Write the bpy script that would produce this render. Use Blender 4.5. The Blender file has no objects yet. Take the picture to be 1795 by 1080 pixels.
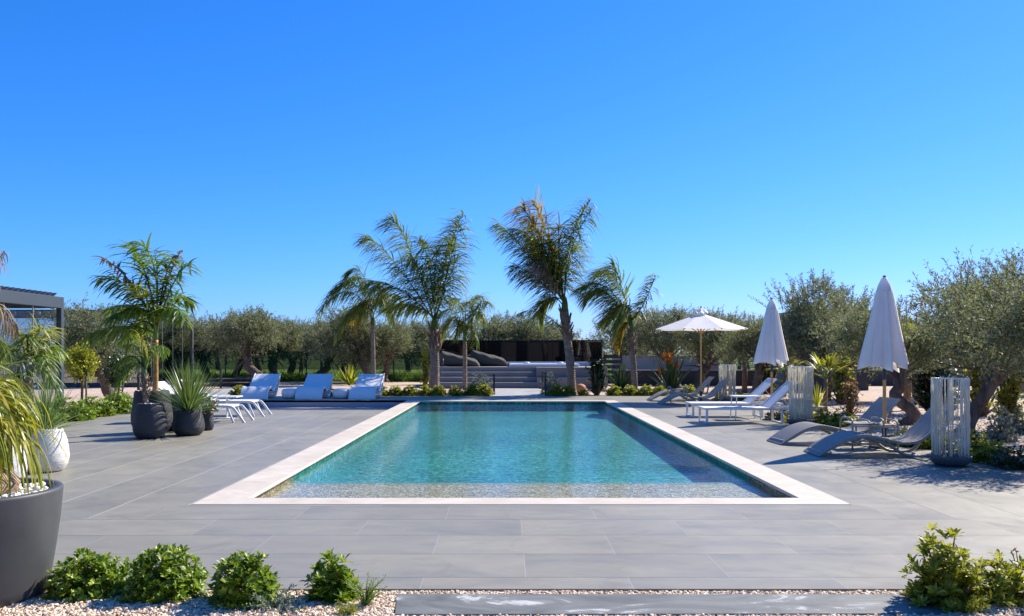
import bpy, math, random
import numpy as np
from mathutils import Vector, Matrix

# ---------------------------------------------------------------- camera, sky, sun
scene = bpy.context.scene
col = scene.collection
F = 1500.0; HZ = 618.0; VX = 888.0; EYE = 1.4          # photo pixels (1795 wide), eye height in metres
cam_d = bpy.data.cameras.new('camera'); cam = bpy.data.objects.new('camera', cam_d); col.objects.link(cam)
cam.location = (0, 0, EYE); cam.rotation_euler = (math.radians(90), 0, 0)
cam_d.sensor_width = 36; cam_d.lens = F/1795*36
cam_d.shift_x = (897.5-VX)/1795; cam_d.shift_y = (HZ-540)/1795
cam_d.clip_end = 3000; cam_d.clip_start = .05
scene.camera = cam
SUN_EL = math.radians(40); SUN_AZ = math.radians(51)
w = bpy.data.worlds.new('World'); scene.world = w; w.use_nodes = True
nt = w.node_tree
sky = nt.nodes.new('ShaderNodeTexSky'); sky.sky_type = 'NISHITA'; sky.sun_disc = False
sky.sun_elevation = SUN_EL; sky.sun_rotation = SUN_AZ; sky.air_density = 1.0; sky.dust_density = .2; sky.ozone_density = 2.0
hs = nt.nodes.new('ShaderNodeMixRGB'); hs.blend_type = 'MULTIPLY'; hs.inputs[0].default_value = 1; hs.inputs[2].default_value = (.56, .95, 1.62, 1)   # deep, clear Mediterranean blue
bg = nt.nodes['Background']; bg.inputs['Strength'].default_value = .067
nt.links.new(sky.outputs[0], hs.inputs[1])
sp_ = nt.nodes.new('ShaderNodeSeparateColor'); cb_ = nt.nodes.new('ShaderNodeCombineColor'); nt.links.new(hs.outputs[0], sp_.inputs[0])
pw = nt.nodes.new('ShaderNodeMath'); pw.operation = 'POWER'; pw.inputs[1].default_value = 1.6; nt.links.new(sp_.outputs[0], pw.inputs[0])
ml = nt.nodes.new('ShaderNodeMath'); ml.operation = 'MULTIPLY'; ml.inputs[1].default_value = .34; nt.links.new(pw.outputs[0], ml.inputs[0]); nt.links.new(ml.outputs[0], cb_.inputs[0])
mg = nt.nodes.new('ShaderNodeMath'); mg.operation = 'MULTIPLY'; mg.inputs[1].default_value = .78; nt.links.new(sp_.outputs[1], mg.inputs[0]); nt.links.new(mg.outputs[0], cb_.inputs[1])
nt.links.new(sp_.outputs[2], cb_.inputs[2]); nt.links.new(cb_.outputs[0], bg.inputs['Color'])
sd = bpy.data.lights.new('sun', 'SUN'); sd.energy = 4.9; sd.angle = math.radians(.5); sd.color = (1, .91, .775)
sun = bpy.data.objects.new('sun', sd); col.objects.link(sun)
sdir = Vector((math.sin(SUN_AZ)*math.cos(SUN_EL), math.cos(SUN_AZ)*math.cos(SUN_EL), math.sin(SUN_EL)))
sun.rotation_euler = sdir.to_track_quat('Z', 'Y').to_euler(); sun.location = (20, 20, 20)
scene.view_settings.view_transform = 'Standard'; scene.view_settings.look = 'None'
scene.view_settings.exposure = .95; scene.view_settings.gamma = 1
scene.cycles.max_bounces = 8; scene.cycles.transparent_max_bounces = 16
R = np.random.RandomState(7); rad = math.radians

def GY(v, z=0.0): return F*(EYE-z)/(v-HZ)
def AT(u, Y): return (u-VX)/F*Y
def Z(v, Y): return EYE-(v-HZ)/F*Y

# ---------------------------------------------------------------- mesh builder
def nrm(a):
    return a/np.maximum(np.linalg.norm(a, axis=-1, keepdims=True), 1e-9)
class MB:
    def __init__(s): s.v = []; s.n = 0; s.ch = []
    def add(s, verts, faces, mat=0, smooth=False):
        verts = np.asarray(verts, float).reshape(-1, 3)
        groups = {}
        if isinstance(faces, np.ndarray): groups[faces.shape[1]] = faces
        else:
            for f in faces: groups.setdefault(len(f), []).append(f)
        for k, f in groups.items(): s.ch.append((np.asarray(f, int)+s.n, mat, smooth))
        s.v.append(verts); s.n += len(verts); return s
    def box(s, c, d, mat=0, rz=0, rot=None):
        x, y, z = [q/2 for q in d]
        V = np.array([(a*x, b*y, e*z) for e in (-1, 1) for b in (-1, 1) for a in (-1, 1)])
        M = np.array(rot if rot is not None else Matrix.Rotation(rz, 3, 'Z'))
        V = V@M.T+np.array(c)
        return s.add(V, [(0, 2, 3, 1), (4, 5, 7, 6), (0, 1, 5, 4), (2, 6, 7, 3), (0, 4, 6, 2), (1, 3, 7, 5)], mat)
    def bx(s, x0, x1, y0, y1, z0, z1, mat=0): return s.box(((x0+x1)/2, (y0+y1)/2, (z0+z1)/2), (x1-x0, y1-y0, z1-z0), mat)
    def bar(s, a, b, w_, h_, mat=0):
        a = Vector(a); b = Vector(b); d = b-a
        q = d.to_track_quat('X', 'Z').to_matrix()
        return s.box((a+b)/2, (d.length, w_, h_), mat, rot=q)
    def tube(s, path, rad_, n=8, mat=0, cap=True, smooth=True, wob=0, rs=None):
        P = np.asarray(path, float); m = len(P)
        r = np.broadcast_to(np.asarray(rad_, float), (m,))
        T = nrm(np.gradient(P, axis=0)); up = np.array((0, 0, 1.)) if abs(T[0][2]) < .9 else np.array((1., 0, 0))
        A = nrm(np.cross(T[0], up)); V = []
        for i in range(m):
            A = nrm(A-T[i]*A.dot(T[i])); B = np.cross(T[i], A)
            for k in range(n):
                a = 2*math.pi*k/n; rr = r[i]*(1+(wob*(rs.rand()-.5) if wob else 0))
                V.append(P[i]+(A*math.cos(a)+B*math.sin(a))*rr)
        Fc = [(i*n+k, i*n+(k+1) % n, (i+1)*n+(k+1) % n, (i+1)*n+k) for i in range(m-1) for k in range(n)]
        if cap: Fc += [tuple(range(n))[::-1], tuple((m-1)*n+k for k in range(n))]
        return s.add(V, Fc, mat, smooth)
    def lathe(s, prof, n=32, c=(0, 0, 0), mat=0, smooth=True, rf=None):
        V = []
        for i, (r, z) in enumerate(prof):
            for k in range(n):
                a = 2*math.pi*k/n; rr, zz = (r, z) if rf is None else rf(i, r, z, a)
                V.append((c[0]+rr*math.cos(a), c[1]+rr*math.sin(a), c[2]+zz))
        m = len(prof)
        return s.add(V, [(i*n+k, i*n+(k+1) % n, (i+1)*n+(k+1) % n, (i+1)*n+k) for i in range(m-1) for k in range(n)], mat, smooth)
    def ribbon(s, prof, y0, y1, th, mat=0, smooth=True):
        """sweep an (x,z) path across y, with thickness"""
        P = np.asarray(prof, float); T = nrm(np.gradient(P, axis=0)); N = np.stack([-T[:, 1], T[:, 0]], 1)
        t = np.broadcast_to(np.asarray(th, float), (len(P),))[:, None]
        a = P; b = P-N*t; m = len(P); V = []
        for q, y in ((a, y0), (a, y1), (b, y0), (b, y1)): V += [(p[0], y, p[1]) for p in q]
        Fc = []
        for i in range(m-1):
            Fc += [(i, i+1, m+i+1, m+i), (2*m+i, 3*m+i, 3*m+i+1, 2*m+i+1), (i, 2*m+i, 2*m+i+1, i+1), (m+i, m+i+1, 3*m+i+1, 3*m+i)]
        Fc += [(0, m, 3*m, 2*m), (m-1, 3*m-1, 4*m-1, 2*m-1)]
        return s.add(V, Fc, mat, False)
    def leaves(s, P, D, L, W, mat=0, shape=4, bend=0., rs=R):
        N_ = len(P); P = np.asarray(P); D = nrm(np.asarray(D)); L = np.broadcast_to(L, (N_,))[:, None]; W = np.broadcast_to(W, (N_,))[:, None]
        S = nrm(np.cross(D, rs.randn(N_, 3))); Nn = np.cross(S, D)
        if shape == 4: st = [(0, 0, 0), (.45, .5, .03), (1, 0, -bend), (.45, -.5, .03)]
        else: st = [(0, 0, 0), (.35, .3, .05), (.75, .5, 0), (1, 0, -bend), (.75, -.5, 0), (.35, -.3, .05)]
        k = len(st); V = np.empty((N_, k, 3))
        for i, (a, b, c) in enumerate(st): V[:, i] = P+D*L*a+S*W*b+Nn*L*c
        return s.add(V.reshape(-1, 3), np.arange(N_*k).reshape(N_, k), mat)
    def blades(s, P, D, L, W, droop, mat=0, seg=6, wind=(0, 0, 0), taper=.7, rs=R, flat=False):
        """strip leaves: start P, dir D, bending down by droop"""
        N_ = len(P); P = np.asarray(P, float).copy(); D = nrm(np.asarray(D, float)); L = np.broadcast_to(L, (N_,)).astype(float); W = np.broadcast_to(W, (N_,)).astype(float)
        droop = np.broadcast_to(droop, (N_,)).astype(float)
        g = np.array((0, 0, -1.))+np.array(wind)
        S = nrm(np.cross(D, np.array((0, 0, 1.)))+rs.randn(N_, 3)*(.25 if not flat else .02))
        V = np.empty((N_, seg+1, 2, 3)); 
        for i in range(seg+1):
            t = i/seg; ww = W*(1-t**2*taper-(.3*taper if t == 1 else 0))*.5*(1 if i else .6)
            V[:, i, 0] = P+S*ww[:, None]; V[:, i, 1] = P-S*ww[:, None]
            P = P+D*(L/seg)[:, None]; D = nrm(D+g*(droop/seg)[:, None])
        idx = np.arange(N_*(seg+1)*2).reshape(N_, seg+1, 2); Q = []
        for i in range(seg): Q.append(np.stack([idx[:, i, 0], idx[:, i, 1], idx[:, i+1, 1], idx[:, i+1, 0]], 1))
        return s.add(V.reshape(-1, 3), np.concatenate(Q), mat)
    def xf(s, M):
        M = np.array(M)
        s.v = [v@M[:3, :3].T+M[:3, 3] for v in s.v]; return s
    def build(s, name, mats, parent=None, bevel=0, subsurf=0, loc=None, rz=0, **kw):
        if not isinstance(mats, (list, tuple)): mats = [mats]
        me = bpy.data.meshes.new(name); V = np.concatenate(s.v)
        lt = np.concatenate([np.full(len(f), f.shape[1]) for f, _, _ in s.ch]); li = np.concatenate([f.ravel() for f, _, _ in s.ch])
        me.vertices.add(len(V)); me.vertices.foreach_set('co', V.astype(np.float32).ravel())
        me.loops.add(len(li)); me.loops.foreach_set('vertex_index', li.astype(np.int32))
        me.polygons.add(len(lt)); me.polygons.foreach_set('loop_start', np.concatenate([[0], np.cumsum(lt)[:-1]]).astype(np.int32))
        me.polygons.foreach_set('loop_total', lt.astype(np.int32))
        me.polygons.foreach_set('material_index', np.concatenate([np.full(len(f), m) for f, m, _ in s.ch]).astype(np.int32))
        me.polygons.foreach_set('use_smooth', np.concatenate([np.full(len(f), sm) for f, _, sm in s.ch]))
        for m in mats: me.materials.append(m)
        me.update(calc_edges=True); me.validate()
        o = bpy.data.objects.new(name, me); col.objects.link(o)
        if parent: o.parent = parent
        if loc is not None: o.location = loc
        o.rotation_euler.z = rz
        if bevel:
            b = o.modifiers.new('bevel', 'BEVEL'); b.width = bevel; b.segments = 2; b.limit_method = 'ANGLE'
        if subsurf:
            b = o.modifiers.new('sub', 'SUBSURF'); b.levels = b.render_levels = subsurf
        if kw: tag(o, **kw)
        return o
def tag(o, label=None, cat=None, group=None, kind=None):
    if label: o['label'] = label
    if cat: o['category'] = cat
    if group: o['group'] = group
    if kind: o['kind'] = kind
    return o
def empty(name, loc, rz=0, **kw):
    o = bpy.data.objects.new(name, None); col.objects.link(o); o.location = loc; o.rotation_euler.z = rz; o.empty_display_size = .1
    return tag(o, **kw)
def dup(root, loc, rz=0, sc=None, label=None, group=None):
    r = root.copy(); col.objects.link(r); r.location = loc; r.rotation_euler.z = rz
    if sc is not None: r.scale = sc if isinstance(sc, tuple) else (sc, sc, sc)
    if label: r['label'] = label
    if group: r['group'] = group
    for ch in list(root.children):
        c = ch.copy(); col.objects.link(c); c.parent = r
        for g in list(ch.children):
            d = g.copy(); col.objects.link(d); d.parent = c
    return r
def smooth_path(pts, n=40):
    """Catmull-Rom through pts"""
    P = np.asarray(pts, float); P = np.vstack([2*P[0]-P[1], P, 2*P[-1]-P[-2]]); out = []
    m = len(P)-3
    for q in np.linspace(0, m-1e-6, n):
        i = int(q); t = q-i; a, b, c, d = P[i:i+4]
        out.append(.5*((2*b)+(c-a)*t+(2*a-5*b+4*c-d)*t*t+(3*b-a-3*c+d)*t**3))
    return np.array(out)

# ---------------------------------------------------------------- materials
class NT:
    def __init__(s, name):
        s.m = bpy.data.materials.new(name); s.m.use_nodes = True; s.t = s.m.node_tree; s.b = s.t.nodes['Principled BSDF']; s.out = s.t.nodes['Material Output']
        s.co = None
    def n(s, typ, **kw):
        x = s.t.nodes.new('ShaderNode'+typ)
        for k, v in kw.items(): setattr(x, k, v)
        return x
    def l(s, a, b): s.t.links.new(a, b)
    def coord(s, which='Object'):
        if s.co is None: s.co = s.n('TexCoord')
        return s.co.outputs[which]
    def pos(s): return s.n('NewGeometry').outputs['Position']
    def math(s, op, a, b=None, clamp=False):
        x = s.n('Math', operation=op, use_clamp=clamp)
        for i, q in enumerate((a, b)):
            if q is None: continue
            if isinstance(q, (int, float)): x.inputs[i].default_value = q
            else: s.l(q, x.inputs[i])
        return x.outputs[0]
    def noise(s, scale, detail=4, rough=.55, vec=None, dist=0, sc=None):
        x = s.n('TexNoise'); x.inputs['Scale'].default_value = scale; x.inputs['Detail'].default_value = detail; x.inputs['Roughness'].default_value = rough
        x.inputs['Distortion'].default_value = dist
        v = vec if vec is not None else s.coord()
        if sc:
            mp = s.n('Mapping'); mp.inputs['Scale'].default_value = sc; s.l(v, mp.inputs[0]); v = mp.outputs[0]
        s.l(v, x.inputs['Vector']); return x.outputs['Fac']
    def ramp(s, fac, stops):
        x = s.n('ValToRGB'); e = x.color_ramp.elements
        while len(e) < len(stops): e.new(.5)
        for i, (p, c) in enumerate(stops): e[i].position = p; e[i].color = (*c, 1) if len(c) == 3 else c
        s.l(fac, x.inputs[0]); return x.outputs[0]
    def mix(s, fac, a, b, typ='MIX'):
        x = s.n('MixRGB', blend_type=typ)
        for i, q in enumerate((fac, a, b)):
            if isinstance(q, (int, float)): x.inputs[i].default_value = q
            elif isinstance(q, tuple): x.inputs[i].default_value = (*q, 1)
            else: s.l(q, x.inputs[i])
        return x.outputs[0]
    def bump(s, h, st=.3, d=.01):
        x = s.n('Bump'); x.inputs['Strength'].default_value = st; x.inputs['Distance'].default_value = d; s.l(h, x.inputs['Height'])
        s.l(x.outputs[0], s.b.inputs['Normal']); return x
    def base(s, c, rough=.6, spec=.5, metal=0):
        if isinstance(c, tuple): s.b.inputs['Base Color'].default_value = (*c, 1)
        else: s.l(c, s.b.inputs['Base Color'])
        s.b.inputs['Roughness'].default_value = rough; s.b.inputs['Specular IOR Level'].default_value = spec; s.b.inputs['Metallic'].default_value = metal
        return s

def plain(name, c, rough=.5, metal=0, spec=.5, var=.12, scale=6, bump=0, bscale=60, sc=None):
    m = NT(name); f = m.noise(scale, 5, .6, sc=sc)
    lo = tuple(q*(1-var) for q in c); hi = tuple(min(1, q*(1+var)) for q in c)
    m.base(m.ramp(f, [(.3, lo), (.7, hi)]), rough, spec, metal)
    if bump: m.bump(m.noise(bscale, 4, .6, sc=sc), bump, .01)
    return m.m
def leafmat(name, stops, rough=.45, trans=.3, tcol=(.3, .4, .05), spec=.5, big=None):
    m = NT(name); g = m.n('NewGeometry')
    c = m.ramp(g.outputs['Random Per Island'], stops)
    if big: 
        c = m.mix(m.ramp(m.noise(big, 2, .5), [(.4, (0, 0, 0)), (.65, (1, 1, 1))]), m.mix(1., c, (.62, .66, .6), 'MULTIPLY'), c)
    m.base(c, rough, spec)
    t = m.n('BsdfTranslucent'); m.l(m.mix(.55, c, tcol), t.inputs['Color'])
    mx = m.n('MixShader'); mx.inputs[0].default_value = trans
    m.l(m.b.outputs[0], mx.inputs[1]); m.l(t.outputs[0], mx.inputs[2]); m.l(mx.outputs[0], m.out.inputs['Surface'])
    return m.m
def fabric(name, c, trans=.25, bump=.1):
    m = NT(name); f = m.noise(400, 2, .5); m.base(m.ramp(m.noise(3, 4), [(.3, tuple(q*.93 for q in c)), (.7, c)]), .85, .2); m.bump(f, bump, .002)
    t = m.n('BsdfTranslucent'); t.inputs['Color'].default_value = (*c, 1)
    mx = m.n('MixShader'); mx.inputs[0].default_value = trans
    m.l(m.b.outputs[0], mx.inputs[1]); m.l(t.outputs[0], mx.inputs[2]); m.l(mx.outputs[0], m.out.inputs['Surface'])
    return m.m

def tile_mat(name, along_y, x0, y0, light):
    """porcelain planks 1.27 x 0.61 laid in running bond"""
    m = NT(name); sp = m.n('SeparateXYZ'); m.l(m.pos(), sp.inputs[0])
    X, Y = sp.outputs[0], sp.outputs[1]
    if along_y: X, Y = Y, X
    W_, H_ = 1.27, .615
    yy = m.math('DIVIDE', m.math('SUBTRACT', Y, y0), H_); row = m.math('FLOOR', yy)
    xx = m.math('ADD', m.math('DIVIDE', m.math('SUBTRACT', X, x0), W_), m.math('MULTIPLY', m.math('FLOORED_MODULO', row, 2), .5)); cl = m.math('FLOOR', xx)
    fy = m.math('FRACT', yy); fx = m.math('FRACT', xx)
    dy = m.math('MULTIPLY', m.math('MINIMUM', fy, m.math('SUBTRACT', 1, fy)), H_)
    dx = m.math('MULTIPLY', m.math('MINIMUM', fx, m.math('SUBTRACT', 1, fx)), W_)
    ly = m.math('LESS_THAN', dy, .0036 if not along_y else .0045); lx = m.math('LESS_THAN', dx, .0022)
    cv = m.n('CombineXYZ'); m.l(row, cv.inputs[0]); m.l(cl, cv.inputs[1])
    wn = m.n('TexWhiteNoise', noise_dimensions='3D'); m.l(cv.outputs[0], wn.inputs[0])
    sc = (.6, 2.2, 1) if not along_y else (1.6, .8, 1)
    off = m.n('VectorMath', operation='ADD'); m.l(m.pos(), off.inputs[0]); vs = m.n('VectorMath', operation='SCALE'); m.l(wn.outputs['Color'], vs.inputs[0]); vs.inputs['Scale'].default_value = 20; m.l(vs.outputs[0], off.inputs[1])
    n1 = m.noise(1.5, 8, .7, vec=off.outputs[0], dist=.5, sc=(.8, 1.5, 1) if not along_y else (1.2, .9, 1))
    base = m.ramp(n1, [(.3, (.192, .187, .158)), (.5, (.224, .218, .183)), (.72, (.257, .249, .208))])
    tone = m.ramp(wn.outputs['Value'], [(0, (.93, .93, .94)), (1, (1.06, 1.05, 1.04))])
    base = m.mix(1., base, tone, 'MULTIPLY')
    spot = m.ramp(m.noise(1.1, 8, .72, vec=m.pos(), dist=1.5), [(.56, (1, 1, 1)), (.6, (.93, .925, .915)), (.66, (.9, .895, .885)), (.7, (1, 1, 1))]); base = m.mix(1., base, spot, 'MULTIPLY')
    dirt = m.ramp(m.noise(.45, 5, .65, vec=m.pos()), [(.42, (1, 1, 1)), (.75, (.84, .82, .79))]); base = m.mix(1., base, dirt, 'MULTIPLY')
    c = m.mix(ly, base, (.045, .045, .048) if not along_y else light); c = m.mix(lx, c, light if not along_y else (.09, .09, .095))  # groove glint and groove shade painted into the joint colours, by joint direction
    m.base(c, .5, .35)
    m.l(m.ramp(n1, [(.3, (.42,)*3), (.7, (.6,)*3)]), m.b.inputs['Roughness'])
    h = m.math('SUBTRACT', m.math('MULTIPLY', m.noise(60, 3, .6, vec=m.pos()), .15), m.math('MAXIMUM', lx, ly))
    m.bump(h, .35, .002)
    return m.m
M = {}
M['tile_x'] = tile_mat('porcelain_tile', False, .12-1.27*8, 5.33-.615*8, (.3, .29, .275))
M['tile_y_shade_joint'] = tile_mat('porcelain_tile_shade_joint', True, .3-1.27*4, 3.17-.615*20, (.07, .07, .072))  # right deck copy: groove shade painted into its joints
M['tile_y'] = tile_mat('porcelain_tile_turned', True, .3-1.27*4, -2.92-.615*20, (.42, .40, .38))  # left deck copy: sun glint on the grooves painted as pale joints
def coping_mat():
    m = NT('pale_limestone'); n1 = m.noise(.9, 5, .6, vec=m.pos()); sp = m.n('SeparateXYZ'); m.l(m.pos(), sp.inputs[0])
    c = m.ramp(n1, [(.35, (.52, .465, .385)), (.65, (.585, .53, .45))])
    fy = m.math('FRACT', m.math('DIVIDE', m.math('ADD', sp.outputs[0], m.math('MULTIPLY', sp.outputs[1], 1)), 1.2))
    c = m.mix(m.math('LESS_THAN', fy, .0038), c, (.33, .29, .24))
    c = m.mix(1., c, m.ramp(m.noise(2.6, 7, .7, vec=m.pos(), dist=.6), [(.4, (1, 1, 1)), (.72, (.82, .79, .74))]), 'MULTIPLY')
    m.base(c, .55, .35); m.bump(m.noise(90, 3, .6, vec=m.pos()), .12, .002); return m.m
M['coping'] = coping_mat()
def gravel_mat(name, sc, pink):
    m = NT(name); v = m.n('TexVoronoi'); v.inputs['Scale'].default_value = sc; m.l(m.pos(), v.inputs['Vector'])
    wn = m.n('SeparateColor'); m.l(v.outputs['Color'], wn.inputs[0])
    c = m.ramp(wn.outputs[0], [(0, (.42, .32, .24)), (.35, (.56, .44, .35)), (.7, (.68, .56, .46)), (1, (.8, .71, .62))])
    c = m.mix(m.ramp(v.outputs['Distance'], [(.35, (0, 0, 0)), (.7, (1, 1, 1))]), c, (.32, .25, .2))
    big = m.ramp(m.noise(.35, 4, .6, vec=m.pos()), [(.35, (.86, .84, .82)), (.65, (1.06, 1.04, 1.02))]); c = m.mix(1., c, big, 'MULTIPLY')
    m.base(c, .85, .2); m.bump(m.math('SUBTRACT', 1, v.outputs['Distance']), .9, .012); return m.m
M['gravel'] = gravel_mat('pinkish_gravel', 62, 0)
def stone_mat():
    m = NT('gravel_stone'); g = m.n('NewGeometry')
    m.base(m.ramp(g.outputs['Random Per Island'], [(0, (.42, .29, .18)), (.3, (.56, .43, .3)), (.65, (.7, .57, .43)), (1, (.82, .74, .61))]), .75, .3)
    m.bump(m.noise(300, 3), .2, .002); return m.m
M['stone'] = stone_mat()
M['white_stone'] = plain('white_pebble', (.78, .77, .74), .7, var=.08, scale=40)
def field_mat():
    m = NT('meadow'); c = m.ramp(m.noise(.12, 6, .65, vec=m.pos()), [(.3, (.05, .085, .016)), (.55, (.085, .14, .026)), (.75, (.13, .15, .05))])
    m.base(c, .9, .1); m.bump(m.noise(6, 5, .7, vec=m.pos()), 1, .2); return m.m
M['field'] = field_mat()
def slab_mat():
    m = NT('weathered_slab'); n1 = m.noise(2.2, 7, .65, vec=m.pos(), dist=1.2, sc=(.7, 1.6, 1))
    c = m.ramp(n1, [(.3, (.08, .087, .083)), (.45, (.12, .129, .12)), (.56, (.16, .17, .16)), (.6, (.38, .39, .38)), (.75, (.5, .51, .5))])
    m.base(c, .6, .35); m.bump(m.noise(50, 4), .2, .003); return m.m
M['slab'] = slab_mat()
M['path'] = plain('path_stone', (.3, .3, .3), .7, var=.2, scale=1.5, bump=.2)
M['concrete'] = plain('step_microcement', (.2, .195, .2), .65, var=.1, scale=1.6, bump=.1)
M['basin_light'] = plain('basin_render', (.33, .32, .33), .7, var=.08, scale=2)
def pool_mat():
    m = NT('pool_mosaic'); v = m.n('TexVoronoi'); v.inputs['Scale'].default_value = 26; m.l(m.pos(), v.inputs['Vector'])
    s = m.n('SeparateColor'); m.l(v.outputs['Color'], s.inputs[0])
    c = m.ramp(s.outputs[0], [(0, (.01, .1, .09)), (.4, (.02, .2, .165)), (.75, (.045, .3, .235)), (1, (.15, .44, .36))])
    big = m.ramp(m.noise(.5, 4, .6, vec=m.pos()), [(.3, (.6, .72, .78)), (.7, (1.15, 1.12, 1.05))]); c = m.mix(1., c, big, 'MULTIPLY')
    m.base(c, .5, .3); m.bump(v.outputs['Distance'], .25, .006); return m.m
M['pool'] = pool_mat()
def beach_mat():
    m = NT('pebble_shelf'); v = m.n('TexVoronoi'); v.inputs['Scale'].default_value = 58; m.l(m.pos(), v.inputs['Vector'])
    s = m.n('SeparateColor'); m.l(v.outputs['Color'], s.inputs[0])
    c = m.ramp(s.outputs[0], [(0, (.12, .07, .03)), (.4, (.27, .19, .1)), (.75, (.44, .34, .2)), (1, (.76, .64, .46))])
    sy = m.n('SeparateXYZ'); m.l(m.pos(), sy.inputs[0]); fd = m.math('ADD', m.math('MULTIPLY', m.math('SUBTRACT', sy.outputs[1], 9.95), 3.2), m.math('MULTIPLY', m.math('SUBTRACT', s.outputs[1], .5), .7), clamp=True)
    c = m.mix(fd, c, (.03, .2, .19))
    m.base(c, .6, .3); m.bump(v.outputs['Distance'], .5, .01); return m.m
M['beach'] = beach_mat()
def water_mat():
    m = NT('pool_water'); P = m.pos()
    n1 = m.noise(4.2, 3, .5, vec=P, sc=(.42, 2.0, 1), dist=.5); n2 = m.noise(17, 3, .55, vec=P, sc=(.5, 1.7, 1), dist=.4)
    sub = m.n('VectorMath', operation='DISTANCE'); m.l(P, sub.inputs[0]); sub.inputs[1].default_value = (2.1, 10.7, -.075)
    jet = m.math('MULTIPLY', m.math('SUBTRACT', 1, m.math('DIVIDE', sub.outputs['Value'], .55), clamp=True), m.noise(14, 3, .6, vec=P))
    h = m.math('ADD', m.math('ADD', m.math('MULTIPLY', n1, 1.0), m.math('MULTIPLY', n2, .5)), m.math('MULTIPLY', jet, 6.0))
    bp = m.n('Bump'); bp.inputs['Strength'].default_value = .42; bp.inputs['Distance'].default_value = .017; m.l(h, bp.inputs['Height'])
    gm = m.n('NewGeometry'); dt = m.n('VectorMath', operation='DOT_PRODUCT'); m.l(gm.outputs['Incoming'], dt.inputs[0]); m.l(bp.outputs[0], dt.inputs[1])
    ci = m.math('SUBTRACT', 1, m.math('ABSOLUTE', dt.outputs['Value']), clamp=True); fres = m.math('ADD', .02, m.math('MULTIPLY', m.math('POWER', ci, 5), .98))
    tr = m.n('BsdfTransparent'); tr.inputs['Color'].default_value = (.86, .97, .98, 1)
    gl = m.n('BsdfAnisotropic'); gl.inputs['Roughness'].default_value = .03; gl.inputs['Color'].default_value = (1, 1, 1, 1); m.l(bp.outputs[0], gl.inputs['Normal'])
    mx = m.n('MixShader'); m.l(m.math('MULTIPLY', fres, .76, clamp=True), mx.inputs[0]); m.l(tr.outputs[0], mx.inputs[1]); m.l(gl.outputs[0], mx.inputs[2])
    m.l(mx.outputs[0], m.out.inputs['Surface']); return m.m
M['water'] = water_mat()
def glass_mat(name, tint, ior=1.5, gain=1.0):
    m = NT(name); gm = m.n('NewGeometry'); dt = m.n('VectorMath', operation='DOT_PRODUCT'); m.l(gm.outputs['Incoming'], dt.inputs[0]); m.l(gm.outputs['Normal'], dt.inputs[1])
    f0 = ((ior-1)/(ior+1))**2; ci = m.math('SUBTRACT', 1, m.math('ABSOLUTE', dt.outputs['Value']), clamp=True); fres = m.math('ADD', f0, m.math('MULTIPLY', m.math('POWER', ci, 5), 1-f0))
    tr = m.n('BsdfTransparent'); tr.inputs['Color'].default_value = (*tint, 1); gl = m.n('BsdfAnisotropic'); gl.inputs['Roughness'].default_value = .01
    mx = m.n('MixShader'); m.l(m.math('MULTIPLY', fres, gain, clamp=True), mx.inputs[0]); m.l(tr.outputs[0], mx.inputs[1]); m.l(gl.outputs[0], mx.inputs[2])
    m.l(mx.outputs[0], m.out.inputs['Surface']); return m.m
M['glass'] = glass_mat('clear_glass', (.88, .92, .94), 1.5, 1.0)
M['glass_tinted'] = glass_mat('tinted_glass', (.55, .62, .66), 2.2, 2.4)
M['dark_glass'] = NT('black_glass').base((.006, .006, .007), .02, .5).m
M['shade_glass'] = NT('house_window').base((.02, .022, .026), .05, .8).m
M['anth'] = plain('anthracite_metal', (.1, .115, .13), .4, var=.05, spec=.5)
M['greyframe'] = plain('grey_aluminium', (.03, .048, .066), .6, var=.05)
M['black'] = plain('black_metal', (.02, .02, .022), .45)
M['white_al'] = plain('white_aluminium', (.72, .72, .72), .35, var=.03)
M['sling'] = fabric('white_mesh_sling', (.74, .75, .77), .15, .2)
M['white_pl'] = plain('white_polyethylene', (.8, .79, .76), .38, var=.03, scale=2)
M['resin'] = plain('taupe_resin', (.29, .27, .23), .45, var=.06, bump=.05, bscale=200)
M['canvas'] = fabric('white_canvas', (.86, .85, .84), .3, .3)
M['canvas_folded'] = fabric('folded_white_canvas', (.9, .88, .85), .2, .5)
M['wood'] = plain('honey_wood_pole', (.55, .29, .085), .45, var=.18, scale=4, sc=(20, 20, 1))
M['rod'] = plain('whitewashed_twig', (.84, .84, .74), .7, var=.1, scale=30)
M['rod'] = fabric('whitewashed_twig', (.88, .85, .72), .45, .1)
M['bowl'] = plain('dark_grey_bowl', (.075, .077, .08), .55, var=.1, bump=.1)
def pot_mat(name, c, sc, amp=.5):
    m = NT(name); f = m.noise(5, 6, .65, sc=(3, 3, sc)); st = m.noise(24, 3, .6, sc=(1.2, 1.2, 6))
    m.base(m.ramp(st, [(.3, tuple(q*.7 for q in c)), (.7, tuple(min(1, q*1.25) for q in c))]), .6, .4); m.bump(m.math('ADD', m.math('MULTIPLY', st, .8), f), amp, .02); return m.m
M['pot_black'] = pot_mat('scored_black_ceramic', (.04, .042, .045), 8)
M['pot_white'] = pot_mat('scored_white_ceramic', (.66, .64, .58), 8, .35)
def planter_mat():
    m = NT('matt_grey_planter'); n1 = m.noise(3, 6, .6); n2 = m.noise(5, 4, .7, sc=(1, 1, 9), dist=1)
    c = m.ramp(n1, [(.3, (.05, .053, .056)), (.7, (.075, .079, .083))]); c = m.mix(m.ramp(n2, [(.68, (0, 0, 0)), (.8, (.35, .35, .35))]), c, (.3, .3, .29))
    m.base(c, .5, .4); m.bump(n1, .1, .01); return m.m
M['planter'] = planter_mat()
M['concrete_pot'] = plain('concrete_planter', (.3, .29, .27), .8, var=.15, bump=.2)
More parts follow.
